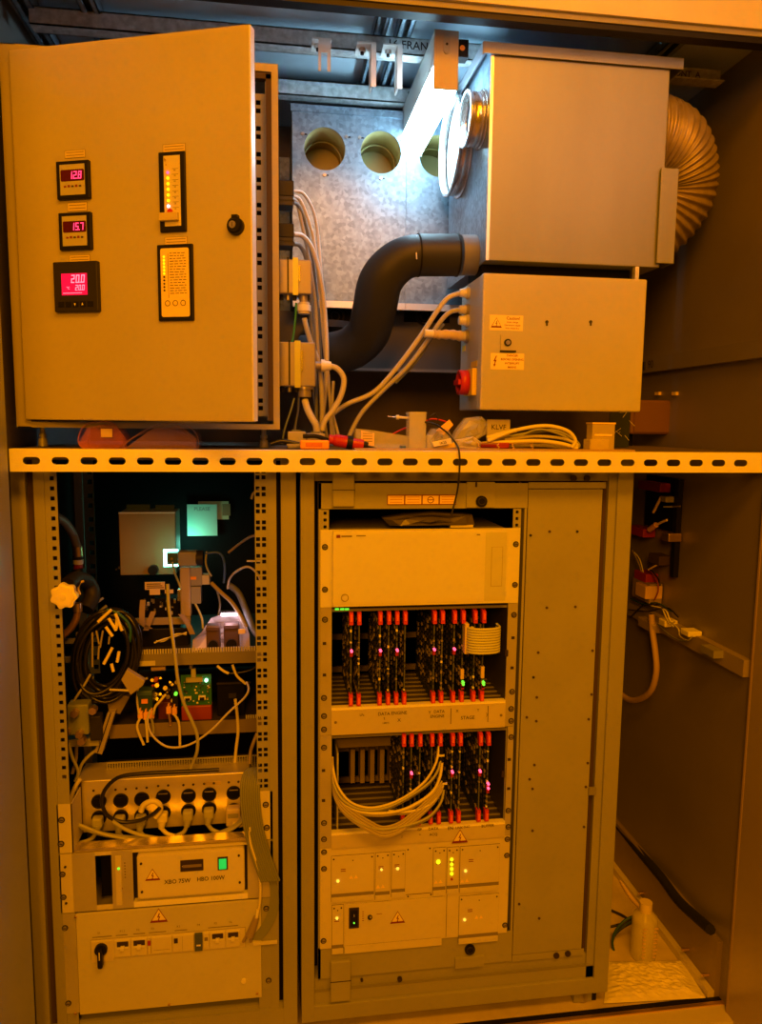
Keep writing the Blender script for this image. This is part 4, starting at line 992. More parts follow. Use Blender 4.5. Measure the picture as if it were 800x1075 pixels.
a, c, e, f = R(229, 896.5, 239.5, 909.5, YR)
s_ = MB().box(a, c, YT - .002, YT + .002, e, f, ink).build('switch', ut, label='green lit switch')
MB().box(a + .003, c - .003, YT - .0045, YT - .002, e + .003, f - .003, sw_g, c=.001).build('rocker', s_)
for px, py in ((149, 903.5), (251, 895), (150, 933), (252, 923)):
    x_, z_ = on(px, py); MB().cyl((x_, YT + .001, z_), (x_, YT - .0015, z_), .0028, ink, 10).build('screw', ut)
x_, z_ = on(125, 910.5); MB().cyl((x_, YR - .003, z_), (x_, YR - .006, z_), .003, led_g, 10).build('indicator_lamp', ut, label='small green lamp')
x_, z_ = on(126, 930); MB().warn(x_, YR - .003, z_, .012, orange).build('warning_sign', ut)
b = MB()
for k in range(6):
    b.box(*[on(130.5, 905)[0], on(132, 905)[0]], YR - .0035, YR - .003, on(131, 905 + 3 * k)[1] - .002, on(131, 905 + 3 * k)[1] + .001, inkg)
b.build('lettering', ut)
MB().box(*R(122, 900, 128, 945, YR)[:2], YR - .005, YR - .003, uz0 + .01, uz1 - .012, beige2).build('latch', ut)
# bracket flange of the unit above and screws
pl = thing('rack_flange', 'pair of mounting flanges beside the power strip, fixed with bright screws', 'bracket', (-.25, YR, uz1))
fz = w(70, 844, YR).z
MB().box(-.503, -.470, YR - .003, YR, uz1 + .004, fz, beige2).box(-.472, -.470, YR - .003, YR + .08, uz1 + .004, fz, beige2).build('left_flange', pl)
fz2 = w(284, 830, YR).z
MB().box(-.040, -.010, YR - .003, YR, uz1 + .004, fz2, beige2).build('right_flange', pl)
MB().box(-.472, -.036, YR, YR + .032, uz1 + .005, uz1 + .009, mat('zinc_tray', (.75, .68, .5), .25, metal=.8, noise=.35, nscale=20)).build('tray', pl)
for px, py in ((65, 860), (64.5, 885)): x_, z_ = on(px, py); screw(pl, x_, YR - .003, z_, .0075)
for px, py in ((279, 844), (280, 868)): x_, z_ = on(px, py); screw(pl, x_, YR - .003, z_, .0075)
for px, py in ((66, 917), (67, 941), (282, 921)): x_, z_ = on(px, py); screw(ut, x_, YR - .003, z_, .007)
for px, py in ((69, 909), (70, 947)): x_, z_ = on(px, py); screw(ut, x_, YR - .003, z_, .004, False, dark)

# breaker panel
kz1 = uz0 - .002; kz0 = w(165, 1056, YR).z
kt = thing('breaker_panel', 'wide blank front panel with a row of breakers and a black rotary switch', 'rack unit', (-.25, YR, kz0))
MB().box(-.470, -.040, YR - .005, YR, kz0, kz1 - .002, beige, c=.001).build('front_panel', kt)
MB().box(-.503, -.471, YR - .002, YR, kz0 + .004, kz1 - .002, alu).box(-.039, -.010, YR - .002, YR, kz0 + .02, kz1 - .002, rackp).box(-.47, -.04, YR + .001, YR + .15, kz0, kz1 - .01, rackd).build('flange', kt)
x_, z_ = on(167, 959.5); MB().warn(x_, YR - .005, z_, .036).build('warning_sign', kt)
xa_, xb2 = on(96, 1000)[0], on(258, 980)[0]; zc = (on(96, 998)[1] + on(258, 980)[1]) / 2
hh = .026
MB().box(xa_, xb2, YR - .0055, YR - .005, zc - hh, zc + hh, inkg).box(xa_ + .001, xb2 - .001, YR - .0065, YR - .0055, zc - hh + .001, zc + hh - .001, beige2).build('cutout_frame', kt)
def bx_(px0, px1): return xa_ + (xb2 - xa_) * (px0 - 96) / 162., xa_ + (xb2 - xa_) * (px1 - 96) / 162.
a, c = bx_(97, 119)
o = MB().box(a, c, YR - .0085, YR - .006, zc - .030, zc + .022, mat('switch_plate_pale', (.66, .62, .56), .4)).build('rotary_switch', kt, label='black rotary switch on a pale plate')
m_ = (a + c) / 2 - .002
MB().cyl((m_, YR - .0085, zc + .004), (m_, YR - .016, zc + .004), .0145, black, 24).box(m_ - .006, m_ + .006, YR - .030, YR - .012, zc - .034, zc + .012, black, c=.004).box(m_ - .001, m_ + .001, YR - .0305, YR - .03, zc - .01, zc + .01, labw).build('knob', o)
for (p0_, p1_, kind) in ((121, 137, 2), (138, 154, 2), (155, 158, 3), (159, 180, 0), (181, 203, 1), (204, 212, 4), (213, 219, 5), (220, 236, 2), (237, 252, 2)):
    a, c = bx_(p0_, p1_); o = MB().box(a, c, YR - .011, YR - .006, zc - .020, zc + .022, beige2, c=.0008)
    if kind == 4: o = MB().box(a, c, YR - .013, YR - .006, zc - .021, zc + .023, mat('teal_breaker', (.07, .10, .3), .4)).box(a + .004, c - .004, YR - .0135, YR - .013, zc - .008, zc - .004, labw)
    o = o.build('breaker', kt, label='dark teal breaker' if kind == 4 else None)
    wd = c - a
    if kind == 2:
        MB().box(a + wd * .15, c - wd * .12, YR - .0115, YR - .011, zc + .004, zc + .019, ink).build('toggle_slot', o)
        MB().box(a + wd * .38, c - wd * .35, YR - .019, YR - .011, zc + .000, zc + .009, white, c=.001).box(a + wd * .15, c - wd * .12, YR - .014, YR - .0115, zc + .002, zc + .006, white).build('toggle', o)
    elif kind == 1: MB().box(a + wd * .06, a + wd * .24, YR - .0125, YR - .011, zc + .004, zc + .016, ink).box(a + wd * .45, a + wd * .46, YR - .0115, YR - .011, zc - .018, zc + .02, inkg).build('toggle', o)
    elif kind == 3: MB().box(a, c, YR - .0125, YR - .011, zc + .004, zc + .016, redd).build('toggle', o)
    elif kind == 0: MB().box(a + wd * .1, a + wd * .9, YR - .0115, YR - .011, zc - .0105, zc - .0100, inkg).build('seam', o)
    elif kind == 5: MB().box(a + wd * .2, a + wd * .8, YR - .0115, YR - .011, zc + .003, zc + .012, inkg).build('window', o)
b = MB()
for px, tx in ((105, 'S1'), (129, 'F1.1'), (145, 'F2'), (160, 'F3'), (187, 'K1'), (208, 'F4'), (226, 'F5'), (242, 'F6')):
    b.text(tx, bx_(px, px)[0], YR - .0055, zc + .042, .0075, inkg)
for p0_, p1_ in ((98, 118), (122, 134), (140, 152), (156, 174), (183, 196), (218, 250)):
    a, c = bx_(p0_, p1_); b.box(a, c, YR - .0056, YR - .005, zc + .031, zc + .033, inkg)
b.build('lettering', kt)
x_, z_ = on(256, 1027.5); MB().cyl((x_, YR - .005, z_), (x_, YR - .010, z_), .006, labw, 14).build('button', kt)
for px, py in ((80, 1063), (178, 1052.5), (270, 1041), (80, 961)):
    x_, z_ = on(px, py); screw(kt, x_, YR - .005, max(z_, kz0 + .006), .005, False, brass)
for px, py in ((68.5, 973.5), (72, 1052.5), (282, 1028.5), (279.5, 953)):
    x_, z_ = on(px, py); screw(kt, x_, YR - .002, z_, .0072)
cab = mat('cable_tail', (.32, .27, .17), .5)
# wide grey-green ribbon
P = cr(pts3([(278, 806, 1.76), (268, 808, 1.74), (263, 822, 1.71), (263, 845, 1.695), (266, 868, 1.69), (272, 892, 1.69), (279, 912, 1.688), (284, 925, 1.688)], 1.7), 8)
t = thing('ribbon_cable', 'broad grey green ribbon cable hanging over the right side of the lamp supply', 'ribbon cable', P[-1])
b = MB()
for k in range(9):
    off = -.021 + .0052 * k
    b.sweep([p + Vector((off + (.0 if i > 10 else 0), .0008 * (k % 2), 0)) for i, p in enumerate(P)], .0030, ribm, 6)
b.build('ribbon', t)
P2 = [Vector(q) for q in pts3([(284, 915, 1.70), (289, 932, 1.70), (290, 950, 1.70), (286, 965, 1.70), (279, 977, 1.70), (272, 986, 1.70)], 1.7)]
P2 = cr(P2, 6); vs = []
for i, p in enumerate(P2): vs += [p + Vector((-.010 - .0005 * i, 0, .0)), p + Vector((.006, -.004, -.004 * 0))]
MB().add(vs, [(2 * i, 2 * i + 2, 2 * i + 3, 2 * i + 1) for i in range(len(P2) - 1)], ribm, True).build('tail', t)
pz = on(280, 988)
MB().box(on(266, 988)[0], on(291, 988)[0], YR - .01, YR - .004, pz[1] - .002, pz[1] + .004, beige2).build('end_clamp', t)
t = thing('patch_lead', 'thin yellow lead ending in a frayed plug beside the breakers', 'cable', w(265, 985, 1.69))
MB().sweep(cr(pts3([(262, 868), (263, 885), (269, 905), (273, 925), (273, 945), (271, 957)], 1.69)), .0032, ycable, 8).build('cord', t)
MB().sweep(cr(pts3([(271, 955), (269, 965)], 1.69)), .004, labw, 8).build('sleeve', t)
b = MB().sweep(cr(pts3([(269, 963), (266, 972), (262, 982)], 1.69)), lambda t_: .007 + .004 * t_, cab, 10)
for s_ in (-1, 1): b.sweep(cr(pts3([(262 + s_ * 2, 980), (259 + s_ * 4, 989)], 1.69)), .0035, cab, 6)
b.build('plug', t)

# ------------------------------------------------------------------ inside the left rack
# tan box with knob on the rear panel
Yb = 2.12
a, c, e, f = R(125.5, 538, 184.5, 603.5, Yb)
t = thing('wall_box', 'tan flat box with a black knob at the back of the left rack', 'electrical box', ((a + c) / 2, Yb, e))
MB().box(a, c, Yb, Yb + .10, e, f, mat('tan_box', (.32, .24, .13), .5, noise=.06), c=.002).build('body', t)
x_, z_ = w(161.5, 597.5, Yb).x, w(161.5, 597.5, Yb).z
MB().cyl((x_, Yb, z_), (x_, Yb - .02, z_), .0135, black, 20).build('knob', t)
MB().box(a, c, Yb - .001, Yb + .004, f - .003, f + .001, white).box(a + .01, a + .075, Yb + .06, Yb + .064, f, f + .016, teal).box(a + .09, c - .01, Yb + .06, Yb + .064, f, f + .014, teal).build('top_edge', t)  # teal pieces paint slits lit by the teal lamp
MB().cyl((a - .002, Yb, e + .022), (a - .002, Yb - .004, e + .022), .004, chrome, 8).cyl((a - .010, Yb, e + .018), (a - .010, Yb - .004, e + .018), .003, chrome, 8).build('hinge_pin', t)
# notes
a, c, e, f = R(208, 526.5, 240, 545.5, 2.39)
t = thing('paper_label', 'yellowish printed label on the back panel behind the square note', 'label', ((a + c) / 2, 2.39, e))
MB().box(a, c, 2.394, 2.397, e, f, mat('label_pale', (.70, .68, .40), .6)).box(a + .075, a + .10, 2.3935, 2.394, e + .012, f - .008, mat('brown_print', (.35, .22, .10), .6)).build('sheet', t)
a, c, e, f = R(196.5, 529.5, 228, 562.5, 2.385)
t = thing('sticky_note', 'square pale note with faint handwriting lit teal on the back panel', 'note', ((a + c) / 2, 2.385, e))
MB().box(a, c, 2.385, 2.387, e, f, mat('teal_lit_paper', (.55, .90, .74), .7)).build('sheet', t)  # white paper with the teal lamp's light painted into its colour
MB().text('PLEASE', (a + c) / 2, 2.3845, f - .015, .016, mat('pencil', (.25, .45, .38), .7)).build('handwriting', t)  # pencil carries the same painted teal light
# grey motor module
gm = mat('module_grey', (.30, .31, .28), .45); Ym = 2.0
def bo(t, nm, q, Y, d, m, c=.002, label=None):
    a, c_, e, f = R(*q, Y); return MB().box(a, c_, Y, Y + d, e, f, m, c=c).build(nm, t, label=label)
t = thing('actuator_unit', 'grey actuator with a horizontal barrel on an upright column beside the teal light', 'actuator', w(200, 650, Ym))
a, c, e, f = R(187, 579, 210, 594, Ym); zc = (e + f) / 2; ra = (f - e) / 2
MB().box(a, c - .008, Ym - .01, Ym + .03, e, f, gm, c=.004).build('barrel', t)
MB().cyl((c - .010, Ym + .008, zc), (c + .008, Ym + .008, zc), ra * 1.06, dark, 22).build('end_cap', t)
bo(t, 'column', (189, 596, 200, 648), Ym - .012, .03, mat('column_tan', (.42, .35, .22), .5), .004)
bo(t, 'valve_block', (199, 596, 212, 615), Ym, .03, gm)
bo(t, 'valve_block', (200, 604, 220, 614), Ym + .005, .03, mat('module_pale', (.60, .60, .50), .45))
bo(t, 'valve_block', (200, 616, 211, 634), Ym, .03, gm)
bo(t, 'orange_tag', (200, 605.5, 206, 608.5), Ym - .002, .002, orange, 0)
bo(t, 'connector_plate', (186, 619, 190, 631), Ym, .02, chrome, .001)
# teal lamp: a small lit arm; its light is added farther back, beside the note
tl = thing('teal_lamp', 'small square lamp glowing bright teal beside the grey actuator', 'lamp', w(178, 592, 2.04))
a, c, e, f = R(171.5, 577, 187, 595, 2.05); q = (c - a) * .22
MB().box(a, a + q, 2.05, 2.06, e, f, teal_e, c=.002).box(a, c, 2.05, 2.06, f - q * .7, f, teal_e, c=.002).box(a, c, 2.05, 2.06, e, e + q * .7, teal_e, c=.002).build('lit_frame', tl)
MB().box(a + q * 1.2, c, 2.042, 2.06, e + q * .9, f - q * .9, mat('teal_sensor', (.05, .12, .12), .3), c=.002).cyl(((a + c) / 2 + .004, 2.041, (e + f) / 2), ((a + c) / 2 + .004, 2.038, (e + f) / 2), .004, chrome, 10).build('sensor', tl)
def point(name, loc, power, color, r, parent):
    l = bpy.data.lights.new(name, 'POINT'); l.energy = power; l.color = color; l.shadow_soft_size = r
    o = bpy.data.objects.new(name, l); COL.objects.link(o); o.parent = parent; o.location = Vector(loc) - Vector(parent['o'])
point('teal_light', w(196, 570, 2.33), .32, (.22, 1, .70), .02, tl)  # set away from the lamp, by the back panel, to brighten the note
# cables upper left interior
hz = mat('braided_hose', (.30, .28, .22), .5, metal=.3, bump=.8, nscale=90)
t = thing('braided_hose', 'braided hose bending down from the left mounting rail to a ringed coupling', 'hose', w(82, 600, 1.95))
MB().sweep(cr(pts3([(50, 542, 1.86), (58, 542, 1.88), (68, 548, 1.92), (76, 560, 1.95), (81, 575, 1.95)], 1.9)), .0105, hz, 14).build('hose', t)
MB().sweep(pts3([(81, 574), (82, 584)], 1.95), .0125, brass, 14).sweep(pts3([(82, 584), (82, 587)], 1.95), .0145, dark, 14).sweep(pts3([(82, 587), (82, 592)], 1.95), .013, labw, 14).sweep(pts3([(82, 592), (82, 600)], 1.95), .011, redd, 14).build('coupling', t)
t = thing('valve', 'dark valve with a pale lobed handwheel at the left mounting rail', 'valve', w(75, 640, 1.86))
b = MB(); p = w(67.5, 625.5, 1.685); pts = []
for k in range(42):
    th = 2 * PI * k / 42; r_ = .027 + .0026 * math.cos(7 * th + .6); pts.append((p.x + r_ * math.cos(th), p.z + r_ * math.sin(th)))
b.prism(pts, 1.680, 1.695, mat('handwheel', (.95, .90, .60), .6, noise=.05)).prism([(p.x + (x - p.x) * .8, p.z + (z - p.z) * .8) for x, z in pts], 1.676, 1.680, mat('handwheel', (0, 0, 0))).cyl((p.x, 1.676, p.z), (p.x, 1.673, p.z), .006, mat('handwheel', (0, 0, 0)), 14)
b.build('handwheel', t)
b = MB().sweep(cr(pts3([(70, 615, 1.84), (80, 608, 1.90), (92, 612, 1.95), (97, 625, 1.95), (90, 640, 1.92)], 1.9)), .020, dark, 14).sweep(pts3([(68.5, 625.5, 1.695), (80, 620, 1.88)], 1.8), .006, brass, 8)
b.sweep(pts3([(82, 598, 1.95), (84, 612, 1.94)], 1.9), .017, black, 14).build('body', t)
MB().sweep(cr(pts3([(88, 610), (84, 612), (82, 618), (84, 624)], 1.88)), .003, yellow, 8).build('tag_strap', t)
cable('copper_pipe', [(81, 636), (81, 645), (78, 654), (71, 663), (60, 671), (52, 678)], 1.86, .0085, mat('copper_pipe_m', (.55, .34, .18), .35, metal=.6), 'copper coloured pipe curving left under the pale handwheel', cat='pipe', n=12)
MB().sweep(pts3([(81, 633), (81.5, 642)], 1.86), .012, brass, 6).build('pipe_nut', label='bright hexagonal nut on the copper coloured pipe', cat='fitting')
# brackets and little shelves on the left
t = thing('bracket_frame', 'tan bracket with two short crossbars between left rail and black cable coil', 'bracket', w(82, 700, 1.9))
bo(t, 'plate', (80, 664, 88, 703), 1.90, .01, mat('tan_metal', (.30, .26, .19), .5)); bo(t, 'crossbar', (59, 671, 81, 676), 1.89, .01, rackp, .001); bo(t, 'crossbar', (59, 690, 81, 696), 1.89, .01, rackp, .001)
bo(t, 'dark_block', (60, 677, 80, 690), 1.93, .02, black)
# cable coil
ctx, cty, Yc = 112, 687, 1.84
t = thing('cable_coil', 'big coil of glossy black cable tied with yellow ties, in the left rack', 'cable coil', w(ctx, 728, Yc))
cc = w(ctx, cty, Yc)
b = MB(); rn = random.Random(11)
for k in range(13):
    A = .050 + .0022 * k + rn.uniform(-.004, .004) ; Bv = .084 + .0028 * k + rn.uniform(-.006, .006); tl_ = math.radians(-12 + rn.uniform(-9, 9)); ox = rn.uniform(-.006, .006); oz = rn.uniform(-.008, .008); dy = rn.uniform(-.022, .022)
    P = [Vector((cc.x + ox + math.cos(q) * A * math.cos(tl_) - math.sin(q) * Bv * math.sin(tl_), cc.y + dy + .006 * math.sin(3 * q + k), cc.z + oz + math.cos(q) * A * math.sin(tl_) + math.sin(q) * Bv * math.cos(tl_))) for q in [2 * PI * j / 40 for j in range(40)]]
    b.sweep(P, .0045, bcable, 8, closed=True)
b.build('cable', t)
for l in ([(103, 653), (117, 640)], [(121, 644), (128, 662)], [(114, 649), (122, 662)], [(111, 658), (118, 668)], [(123, 648), (122, 660)], [(109, 697), (118, 680)], [(117, 697), (119, 705)], [(125, 684), (123, 695)]):
    MB().sweep([w(q[0], q[1], Yc - .035) for q in l], .0040, mat('tie_yellow', (.95, .85, .2), .4), 6).build('cable_tie', t)
for l in ([(97, 664), (97, 700)], [(101, 662), (104, 676)], [(108, 662), (105, 680)], [(104, 678), (103, 692)], [(115, 668), (114, 676)]):
    MB().sweep([w(q[0], q[1], Yc - .034) for q in l], .0024, mat('gloss_sleeve', (.35, .33, .34), .2), 6).build('sleeve', t)
cable('blue_cable', [(112, 640), (122, 643), (133, 652), (137, 662), (136, 674)], 1.82, .0035, mat('tealcable', (.03, .14, .20), .4), 'teal blue cable arcing over the black cable coil', cat='cable')
cable('grey_lead', [(95, 708), (88, 720), (80, 732), (74, 742)], 1.82, .003, gcable, 'grey lead slanting down left of the black cable coil')
cable('grey_lead', [(98, 710), (93, 724), (86, 738), (82, 746)], 1.84, .0025, dcable, 'dark lead slanting down just right of the grey lead')
t = thing('white_bracket', 'white plastic bracket under the black cable coil', 'bracket', w(140, 726, 1.80))
P = [w(a_, b_, 1.80) for a_, b_ in ((133, 703), (152, 715), (150, 720), (137, 730), (127, 714))]
MB().add(P + [p + Vector((0, .02, 0)) for p in P], [list(range(5)), list(range(9, 4, -1))] + [(i, (i + 1) % 5, 5 + (i + 1) % 5, 5 + i) for i in range(5)], mat('dull_white', (.40, .36, .36), .5)).build('body', t, bevel=.002)
MB().sweep(pts3([(115, 724), (135, 725)], 1.80), .003, gcable2, 6).build('arm', t)
t = thing('tapered_housing', 'brown tapered housing below the white bracket', 'housing', w(122, 750, 1.84))
P = [w(a_, b_, 1.84) for a_, b_ in ((116, 726), (136, 732), (126, 750), (114, 747), (112, 735))]
MB().add(P + [p + Vector((0, .03, 0)) for p in P], [list(range(5)), list(range(9, 4, -1))] + [(i, (i + 1) % 5, 5 + (i + 1) % 5, 5 + i) for i in range(5)], mat('brown_house', (.20, .17, .11), .6)).build('body', t, bevel=.002)
# lower left tilted metal carrier and valve island
t = thing('carrier_rail', 'tilted pale metal carrier at the lower left of the left rack', 'rail', w(100, 790, 1.82))
P = [w(a_, b_, 1.82) for a_, b_ in ((113, 748), (121, 747), (107, 792), (99, 790))]
MB().add(P + [p + Vector((0, .03, 0)) for p in P], [(0, 1, 2, 3), (7, 6, 5, 4), (0, 4, 5, 1), (1, 5, 6, 2), (2, 6, 7, 3), (3, 7, 4, 0)], mat('carrier', (.48, .44, .40), .4, metal=.3)).sweep([P[0] + Vector((.008, -.001, 0)), P[3] + Vector((.008, -.001, 0))], .0012, dark, 6).build('channel', t)
bo(t, 'foot_plate', (66, 776, 104, 784), 1.81, .05, rackp, .001)
t = thing('valve_island', 'slate block with brass nuts at the lower left of the left rack', 'valve', w(82, 780, 1.79))
bo(t, 'body', (70, 740, 93, 772), 1.79, .04, mat('slate_block', (.22, .26, .26), .4), .004); bo(t, 'body', (94, 752, 106, 778), 1.80, .03, dark, .003)
for px, py in ((79, 748), (84, 770), (70, 768), (98, 745), (86, 777)):
    p = w(px, py, 1.785); MB().cyl((p.x, p.y + .01, p.z), (p.x, p.y - .012, p.z), .0095, brass, 6).build('nut', t)
for i, (l, m_, lb) in enumerate((([(66, 774), (70, 788), (70, 802), (66, 818)], cab, 'brown cable falling behind the left rail, leftmost of four'), ([(72, 780), (76, 795), (82, 810), (79, 820)], tcable, 'tan cable falling below the brass nuts'), ([(80, 780), (80, 795), (76, 812)], cab, 'brown cable crossing the tan cable below the brass nuts'), ([(106, 784), (95, 792), (86, 802), (82, 815)], tcable, 'tan cable slanting down left under the tilted carrier'), ([(75, 770), (68, 776), (60, 780)], mat('copper_pipe_m', (0, 0, 0)), 'short copper lead beside the brass nuts'))):
    cable('hanging_cable', l, 1.80 + .01 * i, .004, m_, lb, 'cables in the lower left corner of the left rack')
# upper shelf
Ys = 1.86
sa, sc_ = w(134, 690, Ys).x, w(289, 690, Ys).x
zs1 = w(165, 684, Ys).z; zs0 = w(165, 699, Ys).z
t = thing('vented_shelf', 'upper vented shelf across the left rack', 'shelf', ((sa + sc_) / 2, Ys, zs0))
b = MB().box(sa, -.02, Ys, Ys + .002, zs0, zs1 - .006, mat('shelf_front', (.24, .23, .20), .45))
n = 52
for k in range(n): xk = sa + (-.03 - sa) * k / n; b.box(xk, xk + .0040, Ys, Ys + .002, zs1 - .006, zs1 + .006, beige)
b.box(sa, -.02, Ys + .003, 2.30, zs0 + .012, zs0 + .014, mat('shelf_shade', (.035, .032, .028), .6))  # tray top darkened in colour for the shade inside the rack
b.build('front_edge', t)
a, c, e, f = R(147, 694, 163, 699, Ys - .001); MB().box(a, c, Ys - .001, Ys, e, f, beige).build('label_plate', t)
SZ = zs0 + .016
t = thing('relay_block', 'black relay block with white print cards on the upper vented shelf', 'relay block', w(170, 672, 1.95))
bo(t, 'body', (142, 660, 198, 681), 1.98, .05, black); bo(t, 'body', (160, 628, 190, 650), 2.02, .05, blackm)
bo(t, 'crossbar', (140, 649, 200, 656), 1.97, .01, mat('tan_metal', (0, 0, 0)), .001)
o = bo(t, 'print_card', (152, 611, 173, 619), 2.0, .002, mat('cream_card', (.75, .62, .42), .6), 0); bo(t, 'print_card', (157, 619, 168, 624.5), 2.0, .002, mat('cream_card', (0, 0, 0)), 0); bo(t, 'print_card', (173, 619, 182, 623), 2.0, .002, mat('cream_card', (0, 0, 0)), 0)
a, c, e, f = R(154, 612, 172, 618, 1.999); b = MB()
for k in range(3): b.box(a, c - .004 * k, 1.9985, 1.9995, e + (f - e) * (.1 + .33 * k), e + (f - e) * (.22 + .33 * k), ink)
b.build('print', t)
bo(t, 'orange_tag', (143, 672, 149, 676), 1.975, .004, orange, 0)
b = MB(); rn = random.Random(9)
for k in range(26):
    p = w(rn.uniform(150, 192), rn.uniform(632, 646), 2.01); b.box(p.x, p.x + rn.uniform(.003, .008), p.y, p.y + .006, p.z, p.z + rn.uniform(.003, .012), (screwm, dark, gcable2, chrome)[k % 4])
b.build('terminals', t)
for i, (l, lb) in enumerate((([(150, 630), (149, 645), (150, 655), (157, 660)], 'pinkish flat strap left of the relay block'), ([(161, 642), (157, 652), (153, 662)], 'pale flat strap hanging from the relay block crossbar'), ([(190, 645), (197, 655), (202, 666)], 'tan flat strap right of the relay block'))):
    P = cr(pts3(l, 1.955), 6); vs = []
    for p in P: vs += [p + Vector((-.007, 0, 0)), p + Vector((.007, 0, 0)), p + Vector((.007, .003, 0)), p + Vector((-.007, .003, 0))]
    b = MB()
    for i2 in range(len(P) - 1):
        for q in range(4): b.add([vs[4 * i2 + q], vs[4 * i2 + (q + 1) % 4], vs[4 * i2 + 4 + (q + 1) % 4], vs[4 * i2 + 4 + q]], [(0, 1, 2, 3)], mat('strap_pink', (.34, .27, .24), .5))
    b.build('strap', label=lb, cat='strap', group='flat straps around the relay block')
t = thing('cable_tie_bundle', 'tan twisted leads crossing in front of the relay block', 'cable', w(180, 674, 1.93))
for k in range(3): MB().sweep(cr(pts3([(162 + k, 675 - k), (172, 671 + k), (184, 668 - k), (196, 664 + k)], 1.93)), .0022, (labw, tcable, ycable)[k], 6).build('lead', t)
# white sheet and two brown sockets lit by a pinkish lamp
t = thing('plastic_hood', 'crumpled white plastic sheet lit pinkish behind the two brown sockets', 'plastic sheet', w(232, 690, 1.93))
rn = random.Random(21); P = [w(a_, b_, 1.93) for a_, b_ in ((212, 662), (222, 648), (240, 642), (256, 646), (262, 664), (263, 688), (236, 691), (212, 690), (202, 684), (203, 670))]
n = len(P); c = sum(P, Vector()) / n; vs = []
for s_, d in ((1, -.01), (.75, .012), (.5, .03), (.2, .035)):
    for p in P: q = c + (p - c) * s_; vs.append(q + Vector((0, d + rn.uniform(-.008, .008), 0)))
fs = [(r_ * n + i, r_ * n + (i + 1) % n, (r_ + 1) * n + (i + 1) % n, (r_ + 1) * n + i) for r_ in range(3) for i in range(n)] + [[3 * n + i for i in range(n)]]
MB().add(vs, fs, mat('white_sheet', (.85, .78, .80), .35)).build('sheet', t)
t2 = thing('work_lamp', 'small bright pinkish lamp above the two brown sockets', 'lamp', w(240, 645, 1.90))
p = w(241, 645.5, 1.90); MB().box(p.x - .022, p.x + .020, p.y, p.y + .012, p.z - .004, p.z + .005, pink_e, c=.002).build('diffuser', t2)
MB().box(p.x - .024, p.x + .022, p.y + .002, p.y + .014, p.z + .005, p.z + .009, dark).build('housing', t2)
point('pink_light', (p.x, p.y - .02, p.z - .012), .16, (1, .70, .78), .02, t2)
bs = mat('brown_socket', (.10, .06, .05), .4)
for q, lb in (((216.5, 657, 231, 689), 'left of the two brown round-faced sockets on the upper shelf'), ((235, 655, 251, 689), 'right of the two brown round-faced sockets on the upper shelf')):
    a, c, e, f = R(*q, 1.88); t = thing('socket_block', lb, 'socket', ((a + c) / 2, 1.88, e), 'brown sockets on the upper shelf')
    MB().box(a, c, 1.88, 1.91, e, f, bs, c=.003).box(a, c, 1.875, 1.88, f - .012, f - .002, bs, c=.001).build('body', t)
    MB().cyl(((a + c) / 2, 1.88, e + (f - e) * .38), ((a + c) / 2, 1.872, e + (f - e) * .38), (c - a) * .36, black, 22).build('socket_face', t)
p = w(254, 663, 1.87); MB().box(p.x - .009, p.x + .008, 1.87, 1.874, p.z - .006, p.z + .006, labo).build('paper_tag', label='small bright tag right of the brown sockets', cat='tag')
bpl = MB().box(w(212, 690, 1.87).x, w(256, 690, 1.87).x, 1.868, 1.93, SZ, SZ + .004, galv); bpl.build('socket_plate', label='bright metal plate under the two brown sockets', cat='metal plate')
# lower shelf and boards
Yl = 1.86
la, lc = w(115, 770, Yl).x, -.02; lz1 = w(190, 758, Yl).z; lz0 = w(190, 772, Yl).z
t = thing('vented_shelf', 'lower shelf across the left rack carrying the green circuit board', 'shelf', ((la + lc) / 2, Yl, lz0))
b = MB().box(la, lc, Yl, Yl + .002, lz0, lz1, mat('shelf_brown', (.20, .17, .12), .5)).box(la, lc, Yl + .003, 2.30, lz1 - .008, lz1 - .006, mat('shelf_shade', (0, 0, 0)))  # tray top in the same painted shade
for k in range(12): xk = w(258, 750, Yl).x + .0048 * k; b.box(xk, xk + .0025, Yl + .002, Yl + .004, lz1, lz1 + .010, beige)
b.build('tray', t)
LZ = lz1 - .006
a, c, e, f = R(190, 709, 222, 757, 1.88)
t = thing('circuit_board', 'green circuit board on a red base on the lower shelf', 'circuit board', ((a + c) / 2, 1.88, LZ))
ez = w(206, 741, 1.88).z
MB().box(a, c, 1.885, 1.888, ez, f, pcbg).build('board', t)
MB().box(a, c, 1.88, 1.91, LZ, ez, mat('red_base', (.28, .04, .015), .45), c=.003).build('base', t)
b = MB()
for q in ((195.5, 711, 213, 715), ): a_, c_, e_, f_ = R(*q, 1.884); b.box(a_, c_, 1.875, 1.885, e_, f_, tcable)
for q in ((193.5, 731, 201, 734.5), (208.5, 730, 216, 734)): a_, c_, e_, f_ = R(*q, 1.884); b.box(a_, c_, 1.878, 1.885, e_, f_, labw).box(a_ + .003, c_ - .003, 1.877, 1.878, e_, f_ - .003, black)
b.build('connector', t)
b = MB(); rn = random.Random(2)
for k in range(40):
    p = w(rn.uniform(192, 220), rn.uniform(716, 739), 1.884); b.box(p.x, p.x + rn.uniform(.0015, .005), 1.882, 1.885, p.z, p.z + rn.uniform(.0015, .004), (labw, chipm, screwm)[k % 3])
b.build('components', t)
p = w(216.5, 714.5, 1.88); MB().cyl((p.x, 1.885, p.z), (p.x, 1.88, p.z), .0042, em('led_mint', (.4, 1, .6), 5), 12).build('indicator_lamp', t, label='mint green lamp')
